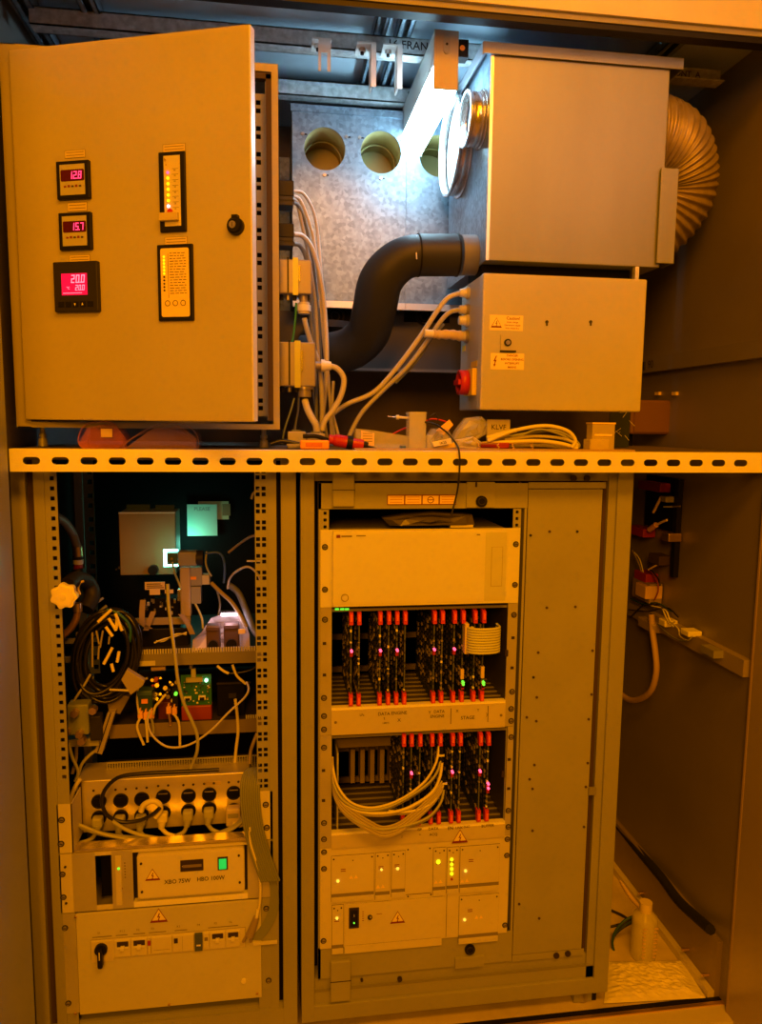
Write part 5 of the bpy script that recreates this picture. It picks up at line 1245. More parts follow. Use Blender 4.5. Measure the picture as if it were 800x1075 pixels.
p = w(203, 707, 1.88); MB().box(p.x - .006, p.x + .006, 1.88, 1.89, p.z - .012, p.z + .012, tcable, c=.002).cyl((p.x - .006, 1.885, p.z + .022), (p.x - .006, 1.885, p.z + .012), .005, screwm, 8).build('cable_plug', t)
p = w(184.5, 728.5, 1.87); MB().cyl((p.x, 1.875, p.z), (p.x, 1.868, p.z), .0045, led_g, 12).box(p.x - .01, p.x + .004, 1.876, 1.90, p.z - .09, p.z + .014, black).build('indicator_lamp', label='bright green lamp left of the green circuit board', cat='indicator lamp')
a, c, e, f = R(144, 727, 160, 750, 1.87)
t = thing('relay_module', 'small dark green relay module with an orange label on the lower shelf', 'relay', ((a + c) / 2, 1.87, e))
MB().box(a, c, 1.87, 1.92, e, f, mat('relay_green', (.02, .07, .05), .4), c=.002).box(a, c, 1.868, 1.90, f - .008, f + .004, mat('relay_blue', (.06, .14, .22), .4), c=.002).build('body', t)
a2, c2, e2, f2 = R(148.5, 734, 155, 738.5, 1.869); MB().box(a2, c2, 1.868, 1.87, e2, f2, orange).build('name_label', t)
tb = mat('terminal_orange', (.90, .50, .15), .4)
for i, (px, py) in enumerate(((147, 750), (153, 751), (159, 750), (177, 745), (183, 746))):
    t = thing('terminal_plug', 'orange wire terminal, %s from the left on the lower shelf' % ('first', 'second', 'third', 'fourth', 'fifth')[i], 'terminal', w(px, py + 8, 1.86), 'orange wire terminals on the lower shelf')
    p = w(px, py, 1.86); MB().box(p.x - .006, p.x + .006, p.y, p.y + .012, p.z - .012, p.z + .006, tb, c=.001).box(p.x - .002, p.x + .002, p.y, p.y + .01, p.z + .006, p.z + .014, tb).build('body', t)
    MB().sweep(cr(pts3([(px, py + 4), (px + (-3, 1, 2, 2, 5)[i], py + 14), (px + (4, 2, 2, 1, 6)[i], py + (32, 28, 20, 16, 38)[i])], 1.855)), .0034, (ycable, ycable, tcable, brass, ycable)[i], 8).build('wire', t)
t = thing('relay_module', 'dark red relay block behind the orange wire terminals', 'relay', w(175, 757, 1.90))
bo(t, 'body', (166, 737, 188, 757), 1.90, .03, mat('relay_red', (.10, .015, .01), .5)); bo(t, 'tag', (181, 733, 186, 744), 1.895, .005, yellow, 0)
b = MB(); rn = random.Random(31)
for k in range(30):
    p = w(rn.uniform(160, 186), rn.uniform(712, 736), 1.90 + rn.uniform(0, .03)); b.cyl(p, p + Vector((0, -.008, .004)), rn.uniform(.002, .006), (screwm, redd, cab, labw, dark)[k % 5], 8)
b.build('small_components', t)
a, c, e, f = R(228, 717, 257, 757, 1.90)
t = thing('black_module', 'plain black module on the lower shelf right of the green circuit board', 'electrical box', ((a + c) / 2, 1.90, LZ))
MB().box(a, c, 1.90, 2.0, LZ, f, blackm, c=.003).box(a, c + .015, 1.896, 1.90, f - .002, f + .003, dark).build('body', t)
bo(t, 'connector', (240, 728, 248, 733), 1.896, .004, dark, 0)
t = thing('pipe_section', 'short pale horizontal tube beneath the upper shelf', 'tube', w(165, 704, 1.90))
MB().sweep(pts3([(159, 702), (174, 701)], 1.89), .0065, mat('pale_pink', (.60, .45, .40), .4), 14).build('tube', t)
cable('white_wire', [(141, 704), (145, 710), (150, 713), (155, 712)], 1.85, .003, gcable2, 'short white wire below the left end of the upper shelf', cat='wire')
LC = 'loose cables inside the left rack'
for l, r_, m_, lb in (
    ([(176, 613, 1.84), (177, 635, 1.83), (180, 660, 1.82), (184, 690, 1.80), (187, 715, 1.79), (193, 738, 1.79), (202, 758, 1.79), (207, 772, 1.79), (207, 788, 1.79), (202, 802, 1.80), (197, 812, 1.80)], .0042, tcable, 'long tan cable falling past the green circuit board to the power strip'),
    ([(158, 745, 1.82), (155, 757, 1.81), (160, 772, 1.80), (176, 784, 1.79), (198, 782, 1.79), (220, 768, 1.79), (240, 748, 1.80), (256, 733, 1.81), (261, 724, 1.82), (259, 716, 1.84)], .0028, gcable2, 'thin pale cable sweeping in a wide arc under the boards'),
    ([(247, 734), (249, 750), (250, 768), (248, 785), (246, 806)], .0042, ycable, 'tan cable dropping from the black module to the slotted tray'),
    ([(228, 699), (234, 704), (240, 707)], .0035, ycable, 'short yellow cable end just under the shelf, left of its twin'),
    ([(244, 698), (247, 706), (250, 711), (258, 718)], .0035, ycable, 'short yellow and black cable end just under the shelf, right of its twin'),
    ([(240, 707), (252, 706), (264, 703), (272, 697)], .0025, bcable, 'black cable running right under the upper shelf'),
    ([(181, 590, 2.03), (183, 600, 2.02), (187, 610, 1.99), (190, 618, 1.98)], .0028, tcable, 'tan wire from the teal lamp down to the grey actuator'),
    ([(217, 579, 1.98), (216, 590, 1.98), (218, 598, 1.98), (222, 605, 1.98)], .0026, tcable, 'tan wire hanging at the end cap of the grey actuator'),
    ([(216, 581, 1.98), (228, 580, 1.98), (234, 585, 1.98), (236, 597, 1.98), (235, 612, 1.98)], .0034, blue, 'blue cable bending down right of the grey actuator'),
    ([(240, 580, 1.98), (250, 572, 1.96), (262, 564, 1.90), (273, 561, 1.85)], .0034, cab, 'brown cable rising right to the mounting rail'),
    ([(239, 618, 1.96), (241, 608, 1.95), (248, 600, 1.92), (260, 595, 1.90), (270, 602, 1.90), (274, 612, 1.90)], .0030, gcable2, 'grey cable arching behind the right mounting rail'),
    ([(264, 524, 1.9), (266, 518, 1.9), (273, 513, 1.9)], .0034, gcable2, 'short pale cable at the top right of the left rack'),
    ([(259, 589, 1.9), (274, 589, 1.9)], .0024, white, 'short straight white wire at the right mounting rail'),
    ([(222, 612, 1.94), (232, 622, 1.92), (243, 632, 1.90), (252, 645, 1.88), (259, 658, 1.87)], .0052, cab, 'brown cable slanting down right over the pink lit sheet'),
    ([(240, 614, 1.97), (250, 622, 1.95), (258, 640, 1.92), (266, 660, 1.88), (272, 668, 1.86)], .0085, dcable, 'broad slate cable falling to the right mounting rail'),
    ([(205, 634, 1.96), (209, 642, 1.95), (212, 650, 1.94), (213, 660, 1.93)], .0030, tcable, 'tan wire under the grey actuator'),
    ([(228, 620, 1.96), (231, 634, 1.95), (229, 648, 1.94)], .0030, dcable, 'slate wire hanging over the pink lit sheet'),
    ([(86, 660, 1.92), (95, 652, 1.93), (105, 642, 1.94), (112, 636, 1.95)], .0045, dcable, 'slate hose between the brackets and the black cable coil'),
    ([(92, 640, 1.95), (100, 634, 1.96), (108, 628, 1.98)], .0035, gcable, 'grey tube rising right from the valve body'),
    ([(270, 770, 1.80), (266, 780, 1.79), (263, 790, 1.79), (262, 802, 1.78)], .0045, cab, 'brown cable coming from the right rail above the ribbon cable'),
    ([(174, 729, 1.87), (168, 736, 1.86), (163, 742, 1.86), (161, 750, 1.86)], .0034, ycable, 'yellow wire slanting down to the orange terminals'),
    ([(145, 720, 1.88), (144, 735, 1.87), (146, 750, 1.86)], .0028, gcable2, 'pale wire running down left of the relay module'),
    ): cable('loose_cable', l, 1.86, r_, m_, lb, LC)

# ================================================================== RIGHT RACK
rr = thing('equipment_rack', 'right equipment rack with swing frame holding the computer and card cages', 'rack', (.46, 1.706, 0))
MB().box(.058, .090, 1.700, 1.76, RZ0, RZ1, rackp, c=.002).box(.058, .061, 1.76, 2.42, RZ0, RZ1, rackd).build('left_post', rr)
MB().box(.828, .868, 1.700, 1.76, RZ0, RZ1, rackp, c=.002).box(.808, .828, 1.708, 1.74, RZ0 + .04, RZ1, rackp).box(.865, .868, 1.76, 2.42, RZ0, RZ1, rackd).box(.799, .808, 1.720, 1.74, RZ0 + .04, RZ1, gasket).build('right_post', rr)
MB().box(.058, .868, 1.701, 1.78, RZ0, .085, rackp, c=.002).box(.09, .828, 1.708, 1.78, .085, .118, rackp).box(.09, .828, 1.7065, 1.78, .118, .121, rackd).box(.09, .828, 1.714, 1.78, .121, .150, rackp).build('bottom_rail', rr)
MB().box(.09, .828, 1.712, 1.76, 1.405, RZ1, rackd).build('top_rail', rr)
MB().box(.06, .866, 2.40, 2.42, RZ0, RZ1, blackm).build('back_panel', rr)
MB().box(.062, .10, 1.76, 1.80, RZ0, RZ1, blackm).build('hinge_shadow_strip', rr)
sf = mat('swing_frame', (.36, .37, .34), .48, noise=.05)
FB = .155
b = MB().box(.100, .602, 1.706, 1.71, 1.340, 1.400, sf).box(.100, .602, 1.706, 1.71, FB, .238, sf).box(.100, .106, 1.706, 1.76, FB, 1.40, sf).box(.596, .602, 1.708, 1.76, .238, 1.34, sf)
b.build('swing_frame', rr)
MB().box(.604, .792, 1.7065, 1.712, .170, 1.385, sf, c=.001).build('blanking_panel', rr)
MB().box(.79, .81, 1.722, 1.73, .12, .18, sf).box(.604, .80, 1.708, 1.71, 1.387, 1.402, sf).box(.604, .80, 1.708, 1.71, .150, .168, sf).build('panel_edge', rr)
# screws and marks on the blanking panel
for px, py in ((557, 562), (577, 558), (606, 558), (574, 638), (604, 637), (565, 685), (622, 683), (560, 711), (563.5, 732), (621, 729), (553, 753), (563, 757), (618, 755), (561, 803), (556, 818), (559, 828), (617, 801), (615, 826), (559, 872), (613, 868), (545, 949), (566, 964)):
    x_, z_ = on(px, py); MB().cyl((x_, 1.7065, z_), (x_, 1.7045, z_), .0034, (dark if px in (557, 606, 560) else gasket), 8).build('rivet', rr)
for px, py in ((602, 502), (616, 502), (584, 1003), (596, 1001)):
    x_, z_ = on(px, py); MB().cyl((x_, 1.7065, z_), (x_, 1.703, z_), .008, ink, 14).build('plug_hole', rr)
# hinges, lock covers
for q in ((349, 497, 372, 532), (347, 1008, 368, 1050)):
    a, c, e, f = R(*q, 1.70); o = MB().box(a, c, 1.694, 1.706, e, f, sf, c=.003).box(a - .0005, c + .0005, 1.6935, 1.695, e + (f - e) * (.50), e + (f - e) * .52, ink).build('hinge', rr)
a, c, e, f = R(490, 506, 519.5, 533, 1.70)
MB().box(a, c, 1.700, 1.706, e, f, sf, c=.001).box(a + .02, a + .025, 1.6995, 1.70, f - .012, f, ink).build('lock_plate', rr)
x_, z_ = on(504.5, 526); MB().cyl((x_, 1.70, z_), (x_, 1.695, z_), .0135, black, 24).ring((x_, 1.696, z_), (x_, 1.693, z_), .010, .007, dark, 20).build('lock', rr)
a, c, e, f = R(478, 1005, 508, 1016, 1.70); MB().box(a, c, 1.700, 1.708, e, f, sf, c=.001).build('latch_plate', rr)
x_, z_ = on(493, 996); MB().cyl((x_, 1.706, z_), (x_, 1.70, z_), .0135, black, 24).ring((x_, 1.70, z_), (x_, 1.698, z_), .010, .007, dark, 20).build('lock', rr)
a, c, e, f = R(406.5, 519.5, 479, 530, 1.7045)
b = MB().box(a, c, 1.7045, 1.706, e, f, inkr)
for k in range(4):
    wd = (c - a) / 4; b.box(a + wd * k + .0015, a + wd * (k + 1) - .0015, 1.7035, 1.7045, e + .002, f - .002, labo)
    if k != 2:
        for j in range(3): b.box(a + wd * k + .006, a + wd * (k + 1) - .006, 1.7032, 1.7035, e + .006 + .006 * j, e + .0075 + .006 * j, mat('label_print', (.70, .35, .10), .5))
    else: b.ring((a + wd * 2.5, 1.7035, (e + f) / 2), (a + wd * 2.5, 1.7030, (e + f) / 2), .008, .0065, inkr, 20).box(a + wd * 2.35, a + wd * 2.65, 1.7030, 1.7035, (e + f) / 2 - .0008, (e + f) / 2 + .0008, inkr)
b.build('label_strip', rr, label='row of four small orange labels')
for px, py in ((424, 508), (467, 507.5), (546, 507), (417, 1017), (456.5, 1014), (380, 1030), (420, 1029)):
    x_, z_ = on(px, py); MB().cyl((x_, 1.713, z_), (x_, 1.7065, z_), (.006 if py == 1029 else .0035), ink, 10).build('bolt_hole', rr)
MB().box(.79, .81, 1.70, 1.706, .60, .62, rackd).build('hinge', rr)
# foot
x_ = w(612, 1048, 1.73).x
MB().box(x_ - .03, x_ + .02, 1.72, 1.76, .004, RZ0, rackp).cyl((x_ - .002, 1.73, .004), (x_ - .002, 1.73, .032), .014, screwm, 14).box(x_ + .02, x_ + .035, 1.725, 1.75, 0, .03, black).build('foot', rr)
# opening depth: rails of the 19in opening
for xa_, xb_ in ((.106, .124), (.568, .588)):
    b = MB(); 
    for k in range(3): 
        zc = 1.330 - .016 * k
        b.cell(xa_, xb_, zc - .008, zc + .008, 1.709, 1.711, (xa_ + xb_) / 2, zc, ('r', .0035, .0035), sf, n=4)
    b.box(xa_, xb_, 1.709, 1.711, .24, 1.29, sf); b.build('mounting_rail', rr)
MB().box(.106, .59, 1.95, 1.96, .25, 1.40, blackm).box(.106, .59, 1.71, 1.95, 1.395, 1.40, blackm).build('interior_lining', rr)

# computer
fx0, fx1 = .104, .585
hz0, hz1 = 1.108, 1.292
hc = thing('rack_computer', 'bright blank computer front panel at the top of the right rack', 'computer', (.34, YR, hz0))
MB().box(fx0, fx1, 1.702, 1.705, hz0, hz1, hpm).box(.13, .556, 1.705, 1.94, hz0 + .004, hz1 - .004, rackd).build('flange', hc)
hx0, hx1 = w(349.5, 595, 1.69).x, w(531, 595, 1.69).x
xg = w(508.5, 595, 1.69).x
MB().box(hx0, hx1 + .003, 1.688, 1.702, hz0 + .003, hz1 - .001, hpm, c=.002).box(hx0, xg, 1.6868, 1.688, hz0 + .010, hz1 - .008, hpm).box(xg + .001, hx1, 1.687, 1.688, hz0 + .010, hz1 - .008, hpm2).build('front_panel', hc)
a, c, e, f = R(515.5, 574, 527.5, 615.5, 1.687)
b = MB().box(a, c, 1.6865, 1.687, e, f, mat('slot_line', (.42, .40, .30), .5)).box(a + .0015, c - .0015, 1.6862, 1.6866, e + .0015, f - .001, hpm2); b.build('drive_cover', hc)
b = MB(); p = w(356, 563.2, 1.686)
b.box(p.x - .006, p.x + .003, 1.6860, 1.6867, p.z - .0035, p.z + .0035, inkr).box(p.x + .005, p.x + .030, 1.6862, 1.6867, p.z - .002, p.z + .002, inkg).box(p.x + .040, p.x + .062, 1.6862, 1.6867, p.z - .0005, p.z + .0022, inkg).box(w(505, 563, 1.686).x - .010, w(505, 563, 1.686).x - .002, 1.6862, 1.6867, p.z - .001, p.z + .002, inkg)
b.build('badge', hc)
p = w(362, 627.5, 1.687); MB().sweep([(p.x, 1.688, p.z), (p.x, 1.681, p.z)], .0065, white, 18).ring((p.x, 1.687, p.z), (p.x, 1.6855, p.z), .009, .0075, inkg, 18).build('power_button', hc)
for px, py in ((341, 574), (341, 618.5), (541, 571), (540, 613.5)):
    x_, z_ = on(px, py); screw(hc, x_, 1.702, z_, .0072)
bag([(402, 544), (425, 540), (455, 537), (494, 540), (498, 551), (460, 552), (410, 552)], 1.73, .03, mat('dark_bag', (.10, .09, .08), .3), 'dark crumpled bag lying on top of the computer', 8)
MB().box(w(473, 545, 1.72).x, w(497, 545, 1.72).x, 1.72, 1.75, hz1, hz1 + .006, ycable).build('card', label='yellowish card lying beside the dark bag on the computer', cat='card')

# card cages
def cage(label, z1, z0, s1, s0, Ybk):
    t = thing('card_cage', label, 'card cage', (.34, YR, s0))
    x0_, x1_ = .104, .585; xi0, xi1 = w(348, (700 if z1 > .9 else 815), YR).x, w(531, (700 if z1 > .9 else 815), YR).x
    m = alu
    MB().box(x0_, xi0, 1.702, 1.706, s0, z1, m).build('flange', t); MB().box(xi1, x1_, 1.702, 1.706, s0, z1, m).build('flange', t)
    MB().box(xi0, xi1, 1.698, 1.702, s0, s1, mat('strip_paint', (.62, .58, .46), .4, noise=.06, nscale=9)).build('label_strip', t)
    MB().box(xi0, xi1, 1.700, 1.716, s1, s1 + .006, zinc).build('guide_bar', t); MB().box(xi0, xi1, 1.71, 1.72, z1 - .012, z1 - .006, rackd).build('guide_bar', t)
    cgm = mat('cage_shade_metal', (.10, .09, .07), .4, metal=.4)  # casing colour darkened to put the cage's inside in shade
    MB().box(xi0 - .002, xi0, 1.706, Ybk, s1, z1, cgm).box(xi1, xi1 + .002, 1.706, Ybk, s1, z1, cgm).box(xi0, xi1, 1.716, Ybk, s1, s1 + .002, cgm).box(xi0, xi1, Ybk, Ybk + .003, s1, z1, mat('backplane', (.10, .08, .05), .5)).build('casing', t)
    b = MB()
    for k in range(7): b.box(xi0, xi1, 1.74 + .03 * k, 1.746 + .03 * k, s1 + .002, s1 + .004, rackd)
    b.box(xi0, xi1, Ybk - .006, Ybk, s1 + .10, s1 + .115, mat('bar_tan', (.22, .19, .13), .5)).box(xi0, xi1, Ybk - .008, Ybk, s1 + .01, s1 + .025, mat('bar_tan', (0, 0, 0)))
    b.build('guide_rails', t)
    return t, xi0, xi1
cz1_, cs1, cs0 = hz0 - .001, w(445, 740.5, YR).z, w(445, 766, YR).z
c1, xi0, xi1 = cage('upper card cage, directly below the computer', cz1_, 0, cs1, cs0, 1.95)
dz1_, ds1, ds0 = cs0 - .001, w(440, 869.5, YR).z, w(440, 883, YR).z
c2, xj0, xj1 = cage('lower card cage with ribbon cables hanging out', dz1_, 0, ds1, ds0, 1.95)
for t, L in ((c1, ((341, 650), (340, 732), (539, 645), (537, 725.5))), (c2, ((340, 751), (340, 765), (536, 743.5), (536, 756), (340, 784), (340, 863), (536, 773), (533, 850), (340, 880), (533, 867)))):
    for px, py in L: x_, z_ = on(px, py); screw(t, x_, 1.702, z_, .0072)
for t, L in ((c1, ((340.5, 675), (340.5, 708), (538, 669), (537, 700.5))), (c2, ((339.5, 808), (339.5, 839.5), (534, 796.5), (533.5, 827)))):
    for px, py in L: x_, z_ = on(px, py); MB().box(x_ - .004, x_ + .004, 1.7012, 1.702, z_ - .0035, z_ + .0035, ink).build('slot_hole', t)
for t, px, py in ((c1, 531, 685), (c2, 527.5, 811.5)): x_, z_ = on(px, py); MB().box(x_ - .004, x_ + .004, 1.699, 1.702, z_ - .008, z_ + .008, ink).build('latch', t)
# handwriting
YH = 1.6975
def hw(t, items, lines=()):
    b = MB()
    for s_, px, py, sz in items: x_, z_ = on(px, py, 1.698); b.text(s_, x_, YH, z_, sz, ink, sx=.95, rot=.0)
    for px, py0, py1 in lines: x_, za = on(px, py0, 1.698); _, zb_ = on(px, py1, 1.698); b.box(x_ - .0008, x_ + .0008, YH, YH + .0005, zb_, za, ink)
    b.build('handwriting', t)
hw(c1, (('LFz', 380, 750.5, .0085), ('DATA', 403, 749.5, .0115), ('ENGINE', 419, 748.5, .0115), ('t', 403.5, 754, .011), ('LIMITS', 405, 759, .006), ('X', 419, 756, .012), ('Y', 451, 748, .011), ('DATA', 461, 747, .0105), ('ENGINE', 459, 752, .0105), ('X', 480, 746.5, .010), ('Y', 502, 745.5, .010), ('STAGE', 491, 753.5, .0125), (')', 511, 750, .012)), ((473.5, 743.5, 760), (512.5, 741, 758)))
hw(c2, ((':', 431, 871.5, .008), ('J', 422, 878, .008), ('GP', 440.5, 871, .009), ('in', 441, 876, .007), ('DATA', 455, 870, .010), ('ACQ', 455, 876, .010), ('EN', 473, 869.5, .012), ('LINK', 482, 869, .009), ('DAC', 490, 868, .008), ('BUFFER', 512, 867, .0105)))
x_, z_ = on(482, 877); MB().warn(x_, 1.698, z_ + .003, .036).build('warning_sign', c2)
x_, z_ = on(352, 757); MB().cyl((x_, 1.698, z_), (x_, 1.697, z_), .0035, inkg, 10).build('rivet', c1)
x_, z_ = on(525, 749.5); MB().cyl((x_, 1.698, z_), (x_, 1.697, z_), .0035, inkg, 10).build('rivet', c1)
# PCB cards
rn = random.Random(17)
bmesh_cards = {}
def card(label, px, pyt, pyb, group, led=None, ledpy=683, ch=0, extra=None):
    x_ = on(px, (pyt + pyb) / 2)[0]; zt_ = w(px, pyt - 7, YR).z; zb_ = w(px, pyb + 11, YR).z
    t = thing('circuit_card', label, 'circuit board', (x_, 1.712, zb_), group)
    MB().box(x_ - .0008, x_ + .0008, 1.712, 1.93, zb_ + .004, zt_ - .002, pcb).box(x_ - .0015, x_ + .0015, 1.708, 1.712, zb_ + .02, zt_ - .02, mat('card_edge', (.10, .12, .10), .4)).build('board', t)
    for z0_, z1_, s_ in ((zt_ - .034, zt_ - .001, 1), (zb_ + .002, zb_ + .034, -1)):
        zm_ = (z0_ + z1_) / 2
        MB().prismx([(1.700, z0_ + (.004 if s_ < 0 else 0)), (1.716, z0_), (1.720, z1_), (1.702, z1_ - (0 if s_ < 0 else .004))], x_ - .005, x_ + .0045, ejr).box(x_ - .0028, x_ + .0022, 1.6985, 1.702, zm_ - .008, zm_ + .008, mat('ejector_light', (.95, .16, .05), .4)).build('ejector', t)
    b = MB(); r2 = random.Random(hash(label) % 1000 if False else int(px * 10))
    for i in range(8):
        for j in range(14):
            y_ = 1.725 + i * .024; zc = zb_ + .03 + j * (zt_ - zb_ - .055) / 14
            if r2.random() < .8: b.box(x_ - .0040, x_ - .0008, y_, y_ + r2.uniform(.008, .019), zc, zc + .0075, chipt if r2.random() < .35 else chipm)
    b.build('chips', t)
    b = MB()
    for j in range(12):
        zc = zb_ + .04 + j * (zt_ - zb_ - .08) / 12
        if r2.random() < .6: b.box(x_ - .003, x_ + .0015, 1.706, 1.712, zc, zc + r2.uniform(.002, .007), (chipt, dark, labw, chipm)[r2.randrange(4)])
    b.build('edge_components', t)
    if led:
        for q in led:
            mm, py = q; p = w(px, py, 1.705); MB().cyl((p.x + .001, 1.709, p.z), (p.x + .001, 1.700, p.z), .0032, mm, 14).box(p.x - .003, p.x + .004, 1.704, 1.712, p.z - .014, p.z - .005, redd).build('indicator_lamp', t)
    return t
led_c = em('led_core', (1, .07, .16), 3.2)
XS1 = (368.6, 377, 399, 408, 416.6, 425, 455.6, 464, 476.6, 485.6, 498, 507)
desc = ('leftmost card of the upper cage, red lamp lit', 'second card from the left in the upper cage, no lamp', 'left card of the middle four in the upper cage, red lamp lit', 'second of the middle four cards in the upper cage', 'third of the middle four cards in the upper cage, red lamp lit', 'rightmost of the middle four cards in the upper cage', 'seventh card of the upper cage, red lamp lit, right of the wide gap', 'card right of the seventh in the upper cage, no lamp', 'ninth card of the upper cage, red lamp lit, beside the ribbon loop', 'card carrying the left end of the short ribbon loop', 'card behind the middle of the short ribbon loop', 'rightmost card of the upper cage, green lamps at its foot')
for i, px in enumerate(XS1):
    L = None
    if i in (0, 2, 4, 6, 8): L = ((led_c, 683.5 - (px - 368) * .02),)
    if i in (9, 11): L = ((led_g, 718), (led_g, 716))
    card(desc[i], px, 648 - (px - 368) * .012, 732 - (px - 368) * .028, 'circuit cards in the upper cage', L)
XS2 = (423.5, 431.6, 440.6, 453, 461.6, 474.5, 482.6, 503.6, 512)
desc2 = ('leftmost card of the lower cage', 'second card of the lower cage, red lamp lit', 'third card of the lower cage', 'fourth card of the lower cage, behind the ribbon ends', 'fifth card of the lower cage, carrying the ribbon cable ends', 'sixth card of the lower cage, bright red lamp lit', 'seventh card of the lower cage, yellow parts near its top', 'eighth card of the lower cage, red lamp lit at the same height as its neighbours', 'rightmost card of the lower cage, pair of red lamps lit')
for i, px in enumerate(XS2):
    L = None
    if i in (1, 5, 7): L = ((led_c, 811.5 - (px - 430) * .03),)
    if i == 8: L = ((led_c, 822.5), (led_c, 827))
    card(desc2[i], px, 776 - (px - 423) * .01, 857 - (px - 423) * .055, 'circuit cards in the lower cage', L)
for i, px in enumerate((354, 359.5, 364.5)):
    p = w(px, 639.5, 1.706); MB().box(p.x - .005, p.x + .004, 1.705, 1.707, p.z - .002, p.z + .002, led_g).build('indicator_lamp', c1, label='small green lamp at the top left')
# backplane connectors in the open left half of the lower cage
for k in range(5):
    a, c, e, f = R(368 + 10.3 * k, 787, 372.5 + 10.3 * k, 822, 1.90); MB().box(a, c, 1.90, 1.95, e, f, mat('bp_conn', (.38, .32, .22), .5)).build('backplane_connector', c2)
a, c, e, f = R(351, 775, 410, 784, 1.80); MB().box(a, c, 1.80, 1.803, e, f, mat('bar_tan', (0, 0, 0))).box(a, a + .004, 1.72, 1.95, ds1, f, galvd).build('cross_bar', c2)
# short ribbon loop in the upper cage
t = thing('ribbon_cable', 'short yellowish ribbon loop bridging two cards in the upper cage', 'ribbon cable', w(505, 686, 1.66))
a = w(489.5, 670, 1.70); c = w(523, 670, 1.70)
zt_ = w(505, 658.5, 1.68).z; zb_ = w(505, 686, 1.68).z
b = MB(); N = 22
cxm = (a.x + c.x) / 2; rr_ = (c.x - a.x) / 2
prof = [(cxm - rr_, 1.712)] + [(cxm - rr_ * math.cos(PI * q / 14), 1.700 - .030 * math.sin(PI * q / 14) ** .6) for q in range(15)] + [(cxm + rr_, 1.715)]
for k in range(10):
    zz = zb_ + (zt_ - zb_) * (k + .5) / 10
    b.sweep([(x, y, zz) for x, y in prof], .0034, ribt, 6)
b.build('ribbon', t)
MB().box(a.x - .006, a.x + .004, 1.690, 1.714, zb_ - .004, zt_ + .006, mat('conn_cream', (.75, .62, .30), .5), c=.001).box(a.x + .006, a.x + .014, 1.683, 1.690, zb_ + .002, zt_ - .0, ribt).build('connector', t)
b = MB()
for px_, z0_, z1_ in ((485.5, 703, 713), (507, 700, 712)):
    p = w(px_, z0_, 1.70); q = w(px_, z1_, 1.70); b.box(p.x - .004, p.x + .004, 1.700, 1.71, q.z, p.z, mat('conn_cream', (0, 0, 0)))
b.build('lower_connector', t)
# ribbon cables lower cage
RG = 'ribbon cables hanging out of the lower cage'
rib = [
 ([(461, 783, 1.705), (458, 800, 1.69), (448, 818, 1.68), (432, 832, 1.67), (412, 843, 1.665), (388, 848, 1.665), (368, 842, 1.67), (355, 826, 1.685), (350, 808, 1.70), (349, 795, 1.72)], .0042, ycable, 'uppermost yellow ribbon strand sweeping left from the fifth card'),
 ([(464, 790, 1.705), (460, 808, 1.69), (450, 822, 1.68), (430, 836, 1.665), (405, 848, 1.66), (380, 850, 1.66), (360, 840, 1.67), (350, 822, 1.69), (348, 805, 1.72)], .0042, tcable, 'tan ribbon strand just below the uppermost one'),
 ([(464, 800, 1.70), (462, 815, 1.69), (455, 830, 1.68), (440, 842, 1.665), (420, 851, 1.66), (395, 854, 1.66), (372, 850, 1.665), (356, 838, 1.68), (350, 820, 1.70)], .0052, ycable, 'thick yellow ribbon strand in the middle of the hanging bundle'),
 ([(466, 820, 1.70), (462, 832, 1.69), (450, 845, 1.675), (430, 852, 1.665), (408, 851.5, 1.66)], .0045, ycable, 'short bright ribbon strand curling in from the lower connector'),
 ([(466, 828, 1.70), (463, 842, 1.69), (452, 856, 1.675), (436, 864, 1.665), (415, 869, 1.66), (395, 870, 1.66), (372, 861, 1.665), (357, 845, 1.68), (350, 825, 1.70)], .0045, tcable, 'tan ribbon strand hanging second lowest'),
]
for l, r_, m_, lb in rib:
    P = cr(pts3(l, 1.7)); b = MB()
    for k in range(3): b.sweep([p + Vector((0, .004 * k, -.0045 * k)) for p in P], r_ * .75, m_, 6)
    b.build('ribbon_strand', label=lb, cat='ribbon cable', group=RG)
P = cr(pts3([(349, 800, 1.71), (350, 825, 1.69), (358, 843, 1.675), (372, 856, 1.665), (388, 866, 1.66), (402, 872, 1.66), (418, 868, 1.66), (432, 858, 1.665), (444, 848, 1.67), (456, 836, 1.68), (464, 824, 1.69)], 1.7), 8)
b = MB(); n = len(P)
for k in range(8): b.sweep([p + Vector((0, .0012 * (k % 2), -.0040 * k + .010)) for p in P], .0024, (mat('rib_olive', (.48, .44, .26), .5)), 6)
b.build('ribbon_strand', label='broad olive ribbon hanging lowest over the label strip', cat='ribbon cable', group=RG)
for q, lb in (((461, 784, 465, 800), 'upper black ribbon connector on the fifth card'), ((462, 815, 468, 828), 'lower black ribbon connector on the fifth card')):
    a, c, e, f = R(*q, 1.70); MB().box(a, c, 1.695, 1.71, e, f, black, c=.001).box(a - .003, c + .002, 1.692, 1.697, (e + f) / 2 - .002, (e + f) / 2 + .002, labw).build('ribbon_connector', label=lb, cat='connector')

